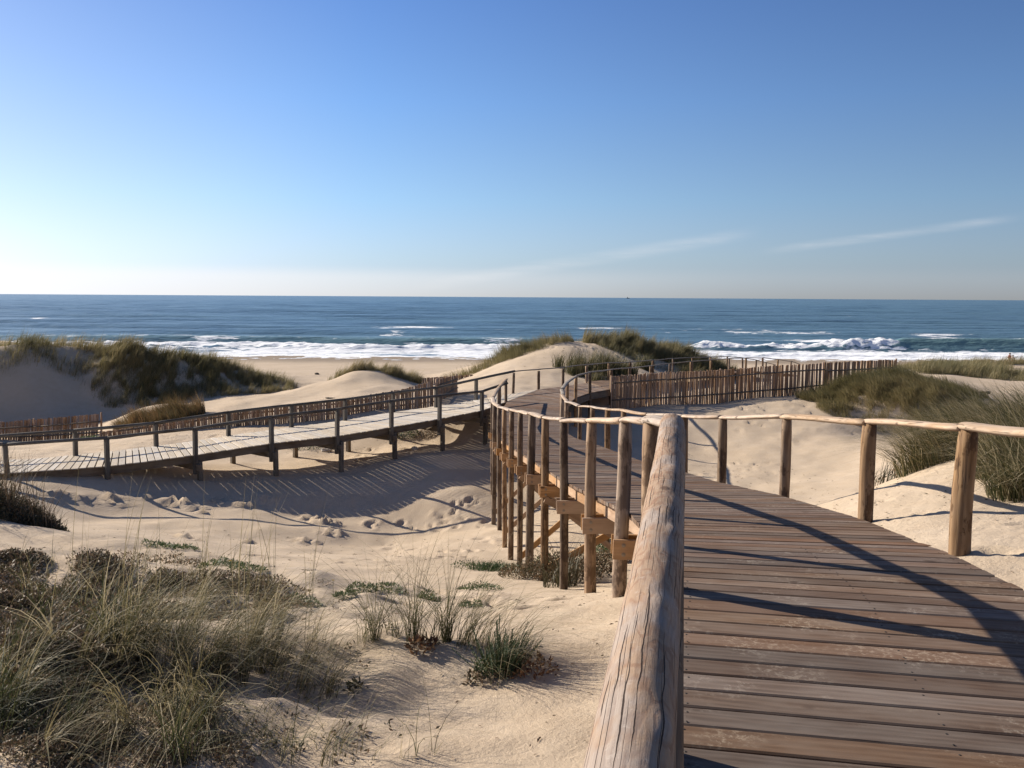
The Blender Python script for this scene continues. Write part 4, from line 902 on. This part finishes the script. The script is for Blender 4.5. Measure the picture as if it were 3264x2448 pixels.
# the feathery tuft in the middle of the foreground
plant('marram_tuft', 'upright feathery marram tuft on bare sand, left of the dark green plant', 'grass tuft', tufts([(G(px, py), n, r, h, l, da, 2.2, .0038, (.1, .8)) for px, py, Y, n, r, h, l, da in
    [(1195, 2042, 6.8, 60, .03, .92, .75, .3), (1320, 2046, 6.8, 90, .06, .92, .8, .2), (1425, 2046, 6.8, 80, .04, .85, .9, 0), (1265, 2035, 6.9, 26, .05, .6, .9, .6), (1380, 2050, 6.8, 36, .06, .55, 1.0, -.3), (1240, 2020, 7.1, 18, .05, .6, .9, 2.6)]]), M['grass'])
plant('marram_tuft', 'sprawling marram tuft arching right beside the dark green plant', 'grass tuft', tufts([(G(px, py), n, r, h, l, da, .5, .0035, (.2, .9)) for px, py, Y, n, r, h, l, da in
    [(1500, 2040, 6.8, 50, .1, .8, 1.1, .1), (1480, 2060, 6.7, 60, .09, .6, .95, 0), (1560, 2070, 6.6, 70, .12, .6, 1.0, -.05), (1640, 2090, 6.5, 60, .12, .55, 1.1, -.2), (1600, 2130, 6.2, 70, .12, .6, 1.1, -.5), (1540, 2150, 6.1, 40, .1, .6, 1.0, -.8)]]), M['grass'])
# sea spurge: upright stems wrapped in small leaves
def spurge(c, n, h, r):
    out = []
    for k in range(n):
        a = rnd.uniform(0, 6.28); rr = r * rnd.random(); bx, by = c[0] + rr * math.cos(a), c[1] + rr * math.sin(a); bz = H(bx, by); hh = h * rnd.uniform(.55, 1.1); lx, ly = rr * math.cos(a) * 1.3 + rnd.uniform(-.03, .03), rr * math.sin(a) * .9
        m = int(hh / .0022); t = np.linspace(.1, 1, m); th = np.arange(m) * 2.4; p = np.stack([bx + lx * t, by + ly * t, bz + hh * t], -1)
        d = np.stack([np.cos(th) * .55, np.sin(th) * .55, .85 + 0 * th], -1); sd = np.stack([-np.sin(th), np.cos(th), 0 * th], -1); s = .015
        V = np.stack([p, p + d * s * .5 + sd * s * .18, p + d * s, p + d * s * .5 - sd * s * .18], 1); b = (np.arange(m) * 4)[:, None]
        out.append((V.reshape(-1, 3), np.concatenate([b + np.array([[0, 1, 2]]), b + np.array([[0, 2, 3]])]), np.repeat(rng.random(m) * .8, 4)))
    return out
plant('sea_spurge', 'dark green bottlebrush-stemmed plant in the centre foreground', 'plant', spurge(G(1590, 2140), 60, .25, .13) + [leaves(G(1590, 2140), 500, .14, .16, .03, (.1, .9))], M['spurge'])
plant('withered_plant', 'brown and red withered leaves at the foot of the dark green plant', 'plant', [leaves(G(1690, 2140), 220, .18, .07, .038)], M['dry'])
plant('withered_plant', 'dull brown withered sprigs just left of the dark green plant foot', 'plant', [leaves(G(1540, 2165), 160, .12, .06, .035)], M['brown'])
plant('withered_plant', 'rust-red curled leaves beneath the upright feathery tuft', 'plant', [leaves(G(1350, 2075), 110, .09, .1, .05)], M['dry'])
plant('withered_plant', 'small dark dried seed head on the sand left of the bare patch', 'plant', [leaves(G(1130, 2200), 90, .05, .08, .03, (0, .3))], M['brown'])
GL = [(1555, 1815, 15.5, .75, .22, 700, 'bright green leafy patch at the foot of the leftmost walkway posts', 'green'),
      (1530, 1880, 11.0, .32, .13, 420, 'dark green leafy plant on sand left of the nearest post feet', 'green'),
      (1375, 1915, 9.8, .14, .10, 200, 'small green rosette just above the feathery tuft', 'green'),
      (1155, 1885, 10.8, .16, .10, 240, 'green rosette above and left of the feathery tuft', 'green'),
      (1100, 1905, 9.9, .11, .08, 160, 'tiny green rosette beside the yellow flowers', 'green'),
      (595, 1750, 18.5, .25, .15, 260, 'green rosette on the crest where the left slope meets the flat sand', 'green'),
      (520, 1745, 18.0, .26, .10, 220, 'flat greenish plant left of the crest rosette', 'green'),
      (700, 1805, 12.5, .24, .14, 320, 'dark leafy rosette halfway down the left slope', 'green'),
      (790, 1820, 12.0, .2, .12, 240, 'small leafy clump right of the dark rosette on the slope', 'green'),
      (960, 1925, 9.3, .2, .12, 260, 'leafy plant with yellow flowers left of the bare sand', 'green'),
      (1240, 1880, 11.0, .2, .07, 200, 'flat green plant between the two small rosettes', 'green'),
      (1500, 1935, 9.2, .12, .06, 120, 'tiny grey-green plant below the dark leafy plant', 'green'),
      (1290, 1386, 36.6, .55, .25, 500, 'low green weed beneath the grey boardwalk', 'green'),
      (975, 1420, 35.0, .9, .35, 700, 'green tuft of weeds behind the legs of the grey boardwalk', 'green'),
      (1360, 1386, 37.0, .35, .15, 250, 'small dry weed right of the low weed beneath the grey boardwalk', 'brown'),
      (560, 1800, 12.5, .3, .2, 300, 'spiky brown dead clump on the left slope', 'brown'),
      (290, 1400, 41.0, .5, .2, 300, 'green weed at the end of the leaning left fence', 'green')]
for px, py, Y, r, hg, n, lab, mt in GL: plant('low_plant', lab, 'plant', [leaves(G(px, py), int(n * 1.6), r, hg, .02 + .0011 * Y)], M[mt])
plant('grass_clump', 'bright green grass clump at the foot of the leftmost walkway posts', 'grass', [tuft(G(1570, 1818), 500, .5, .22, .5, 2.5, 1.5, .012, (.0, .45), 3), tuft(G(1640, 1822), 300, .4, .2, .5, .5, 1.5, .012, (.0, .4), 3)], M['green'])
# bushy plants in the shade beneath the walkway
sh = empty('shrub', tuple(P(1780, 1850, 14.2)), 'dark tangled shrub under the walkway between the near posts', 'shrub')
put_ = [leaves(G(px, py), n, r, hg, .06) for px, py, Y, r, hg, n in [(1790, 1850, 14.0, .7, .75, 2600), (1870, 1830, 14.0, .6, .6, 2000), (1700, 1840, 15.0, .6, .4, 1400), (1940, 1790, 14.5, .6, .4, 1400)]]
o = veg('foliage', put_, M['brown'], sh)
put_ = [leaves(G(px, py), n, r, hg, .055) for px, py, Y, r, hg, n in [(1930, 1770, 15, .6, .55, 1300), (1750, 1820, 15, .5, .5, 900)]]
o = veg('foliage', put_, M['green'], sh)
bt = [tuft(P(1790, 1850, 14.0), 120, .3, .8, .6, 0, 3, .015, (0, .4), 3)]; veg('stem', bt, M['brown'], sh)
# dark bush at the left edge
bsh = empty('bush', tuple(P(30, 1690, 13.5)), 'dark rounded bush at the left edge below the grey boardwalk', 'bush')
lv = [leaves(P(px, py, Y), n, r, hg, .045, (0, .6)) for px, py, Y, r, hg, n in [(-60, 1700, 13.4, 1.0, .95, 9000), (50, 1705, 13.3, .75, .6, 6000), (130, 1700, 13.2, .4, .32, 1800), (-10, 1690, 14.0, .9, .9, 7000)]]
veg('foliage', lv, M['brown'], bsh); veg('twig', [tuft(P(-20, 1700, 13.4), 500, .8, 1.1, .35, 0, 3, .010, (.1, .8), 3), tuft(P(100, 1700, 13.2), 260, .5, .55, .5, 0, 3, .010, (.2, .9), 3)], M['brown'], bsh)
# grass beside the beach path
for px, py, Y, n, r, h, lab in [(1780, 1200, 52, 120, .35, .9, 'small sparse tuft alone on the sand before the central dune'), (1845, 1205, 50.5, 600, .8, 1.3, 'green grass clump behind the boardwalk bend, left of two'), (1930, 1195, 51.5, 700, 1.0, 1.3, 'tall grey-green grass clump behind the handrail bend'), (1990, 1200, 53, 500, .8, .9, 'pale grass clump right of the tall one behind the handrail'), (2055, 1170, 56, 300, .6, 1.0, 'small grass clump at the shaded foot of the central dune'), (1900, 1216, 49, 250, .6, .7, 'short dark grass tuft low behind the handrail bend')]:
    plant('grass_clump', lab, 'grass', [tuft(P(px, py, Y), n, r, h, .4, .2, 1.6, .028, (.1, .8), 3)], M['grass'])
plant('grass_clump', 'dark weed poking over the edge of the right sand bank', 'grass', [tuft(P(2815, 1592, 12.2), 60, .35, .42, .6, .6, .8, .012, (0, .4), 3), leaves(P(2815, 1592, 12.2), 80, .3, .2, .05)], M['brown'])
# bits of stem, shell and dead leaf strewn over the sand
lt = []
for (cx_, cy_, rx, ry, n) in [(-2.5, 7, 5, 4, 900), (2, 9, 3, 2, 150), (5, 9, 2.5, 4, 260), (-4, 20, 6, 6, 500), (6, 30, 5, 7, 350), (-6, 36, 9, 2.5, 350), (4, 56, 5, 5, 150)]:
    x, y = ell((cx_, cy_), rx, ry, n); m = (hq(x, y) < -1.9) | (x > 3.3); x, y = x[m], y[m]; n = len(x); a = rng.random(n) * 6.283; L = (.006 + .013 * rng.random(n)) * (1 + y * .05); w = L * .28
    z = hq(x, y) + .006; dx, dy = np.cos(a), np.sin(a)
    V = np.stack([np.c_[x, y, z], np.c_[x + dx * L - dy * w, y + dy * L + dx * w, z + L * .3], np.c_[x + dx * 2 * L, y + dy * 2 * L, z], np.c_[x + dx * L + dy * w, y + dy * L - dx * w, z + .001]], 1)
    b = (np.arange(n) * 4)[:, None]; lt.append((V.reshape(-1, 3), np.concatenate([b + np.array([[0, 1, 2]]), b + np.array([[0, 2, 3]])]), np.repeat(rng.random(n), 4)))
tag(veg('litter', lt, M['brown']), 'bits of dead stem and leaf strewn over the sand', kind='stuff')
# yellow flowers
def flower(c, label):
    vs = []; fs = []
    for k in range(8):
        a = k * .785; vs += [(0, 0, 0), (.012 * math.cos(a - .3), .012 * math.sin(a - .3), .004), (.022 * math.cos(a), .022 * math.sin(a), .002), (.012 * math.cos(a + .3), .012 * math.sin(a + .3), .004)]; fs.append((4 * k, 4 * k + 1, 4 * k + 2, 4 * k + 3))
    root = empty('flower', (c[0], c[1], H(c[0], c[1])), label, 'flower', 'yellow flowers on the slope')
    z0 = H(c[0], c[1]); h = .13
    put('petals', mesh_py('petals', [(c[0] + v[0], c[1] + v[1] - .0 + v[2], z0 + h + v[2] - v[1] * .6) for v in vs], fs), M['petal'], root)
    log('stem', (c[0], c[1], z0 - .02), (c[0], c[1], z0 + h), .003, M['green'], root, 5, 2, 0)
flower(G(920, 1915), 'yellow flower on its own, left of the others'); flower(G(1062, 1893), 'yellow flower on the right, nearest the tiny rosette'); flower(G(735, 1830), 'yellow flower highest on the left slope')

# ------------------------------------------------------------------ small things
def rock(name, label, c, s, mat, cat='stone'):
    import bmesh
    bm = bmesh.new(); bmesh.ops.create_icosphere(bm, subdivisions=2, radius=1)
    for v in bm.verts:
        k = 1 + .25 * math.sin(v.co.x * 3.1 + s[0] * 50) + .2 * math.sin(v.co.y * 4.3 + v.co.z * 3); v.co = Vector((v.co.x * s[0] * k, v.co.y * s[1] * k, v.co.z * s[2] * k))
    me = bpy.data.meshes.new(name); bm.to_mesh(me); bm.free(); o = put(name, me, mat); o.location = (c[0], c[1], H(c[0], c[1]) + s[2] * .3); return tag(o, label, cat)
rock('rock', 'pale stone lying beneath the grey boardwalk', P(1322, 1436, 34.6), (.16, .12, .10), M['stone'])
rock('rock', 'pale flat stone behind the legs of the grey boardwalk', P(1040, 1428, 34.9), (.2, .12, .08), M['stone'])
rock('rock', 'dark lump alone on the flat beach before the surf', P(1010, 1192, 96), (.28, .18, .14), M['darkstone'])
rock('rock', 'small dark stone on the sand patch at far right', P(3140, 1250, 46), (.24, .14, .08), M['darkstone'])
rock('driftwood', 'dark bit of driftwood on the sand above the middle fence', P(1053, 1249, 44), (.2, .08, .04), M['darkstone'], 'driftwood')

def person(c, h, label, top, legs, turn):
    """small standing bather on the beach, one continuous skinned body"""
    root = empty('person', tuple(c), label, 'person')
    J = {'pel': (0, 0, .52), 'chest': (0, .01, .72), 'neck': (0, .01, .83), 'head': (0, 0, .90), 'crown': (0, 0, .96), 'sl': (-.11, .01, .80), 'el': (-.16, .03, .64), 'hl': (-.13, -.06, .50), 'sr': (.11, .01, .80), 'er': (.17, .03, .64), 'hr': (.15, -.07, .52),
         'kl': (-.06, -.02, .28), 'fl': (-.06, .03, .03), 'tl': (-.065, -.07, .015), 'kr': (.06, .02, .28), 'fr': (.07, .06, .03), 'tr': (.075, -.03, .015), 'hipl': (-.055, 0, .50), 'hipr': (.055, 0, .50)}
    E = [('pel', 'chest'), ('chest', 'neck'), ('neck', 'head'), ('head', 'crown'), ('chest', 'sl'), ('sl', 'el'), ('el', 'hl'), ('chest', 'sr'), ('sr', 'er'), ('er', 'hr'), ('pel', 'hipl'), ('hipl', 'kl'), ('kl', 'fl'), ('fl', 'tl'), ('pel', 'hipr'), ('hipr', 'kr'), ('kr', 'fr'), ('fr', 'tr')]
    R = {'pel': .075, 'chest': .085, 'neck': .032, 'head': .055, 'crown': .045, 'sl': .035, 'sr': .035, 'el': .026, 'er': .026, 'hl': .02, 'hr': .02, 'hipl': .05, 'hipr': .05, 'kl': .034, 'kr': .034, 'fl': .022, 'fr': .022, 'tl': .018, 'tr': .018}
    K = list(J); me = bpy.data.meshes.new('body'); me.from_pydata([tuple(h * q for q in J[k]) for k in K], [(K.index(a), K.index(b)) for a, b in E], [])
    o = put('body', me, M['skin']); o.modifiers.new('skin', 'SKIN'); sv = me.skin_vertices[0].data
    for k, q in zip(K, sv): q.radius = (R[k] * h,) * 2; q.use_root = (k == 'pel')
    o.modifiers.new('sub', 'SUBSURF').levels = 1; o.modifiers['sub'].render_levels = 2; o.parent = root
    def shell(name, z0, z1, rx, ry, mat, flare=1.0):
        vs = []; fs = []; n = 14
        for i in range(4):
            t = i / 3; s = 1 + (flare - 1) * (1 - t) + .06 * math.sin(math.pi * t)
            vs += [(rx * h * s * math.cos(6.2832 * k / n), ry * h * s * math.sin(6.2832 * k / n), h * (z0 + (z1 - z0) * t)) for k in range(n)]
        for i in range(3): fs += [(i * n + k, i * n + (k + 1) % n, (i + 1) * n + (k + 1) % n, (i + 1) * n + k) for k in range(n)]
        q = put(name, mesh_py(name, vs, fs, True), mat); q.parent = root
    shell('shirt', .54, .82, .125, .095, top); shell('shorts', .34, .55, .115, .10, legs, 1.1)
    shell('hair', .90, .985, .062, .066, M['hair'])
    root.rotation_euler = (0, 0, turn)
c = P(3219, 1130, 117); c[2] = H(c[0], c[1]); person(c, 1.75, 'standing person in a red top at far right beyond the dune grass', M['cloth_red'], M['cloth_pale'], .4)
c = P(3229, 1130, 118); c[2] = H(c[0], c[1]); person(c, 1.45, 'shorter person in a pale top beside the one in red', M['cloth_pale'], M['cloth_red'], -.5)

# ------------------------------------------------------------------ a ship on the horizon
c = P(2002, 951, 9000.0); ship = empty('ship', (c[0], 9000.0, SEA), 'tiny distant ship standing on the horizon', 'ship')
hull = [(-14, -3, 0), (12, -3, 0), (12, 3, 0), (-14, 3, 0), (-16, -4, 5), (16, -4, 6), (16, 4, 6), (-16, 4, 5)]
bx = [(0, 3, 2, 1), (4, 5, 6, 7), (0, 1, 5, 4), (1, 2, 6, 5), (2, 3, 7, 6), (3, 0, 4, 7)]
T_ = lambda vs: [(v[0] + c[0], v[1] + 9000.0, v[2] + SEA) for v in vs]
put('hull', mesh_py('hull', T_(hull), bx), M['ship'], ship)
put('bridge', mesh_py('bridge', T_([(-10, -3, 5.5), (-2, -3, 5.5), (-2, 3, 5.5), (-10, 3, 5.5), (-9, -2.5, 15), (-3, -2.5, 15), (-3, 2.5, 15), (-9, 2.5, 15)]), bx), M['ship'], ship)
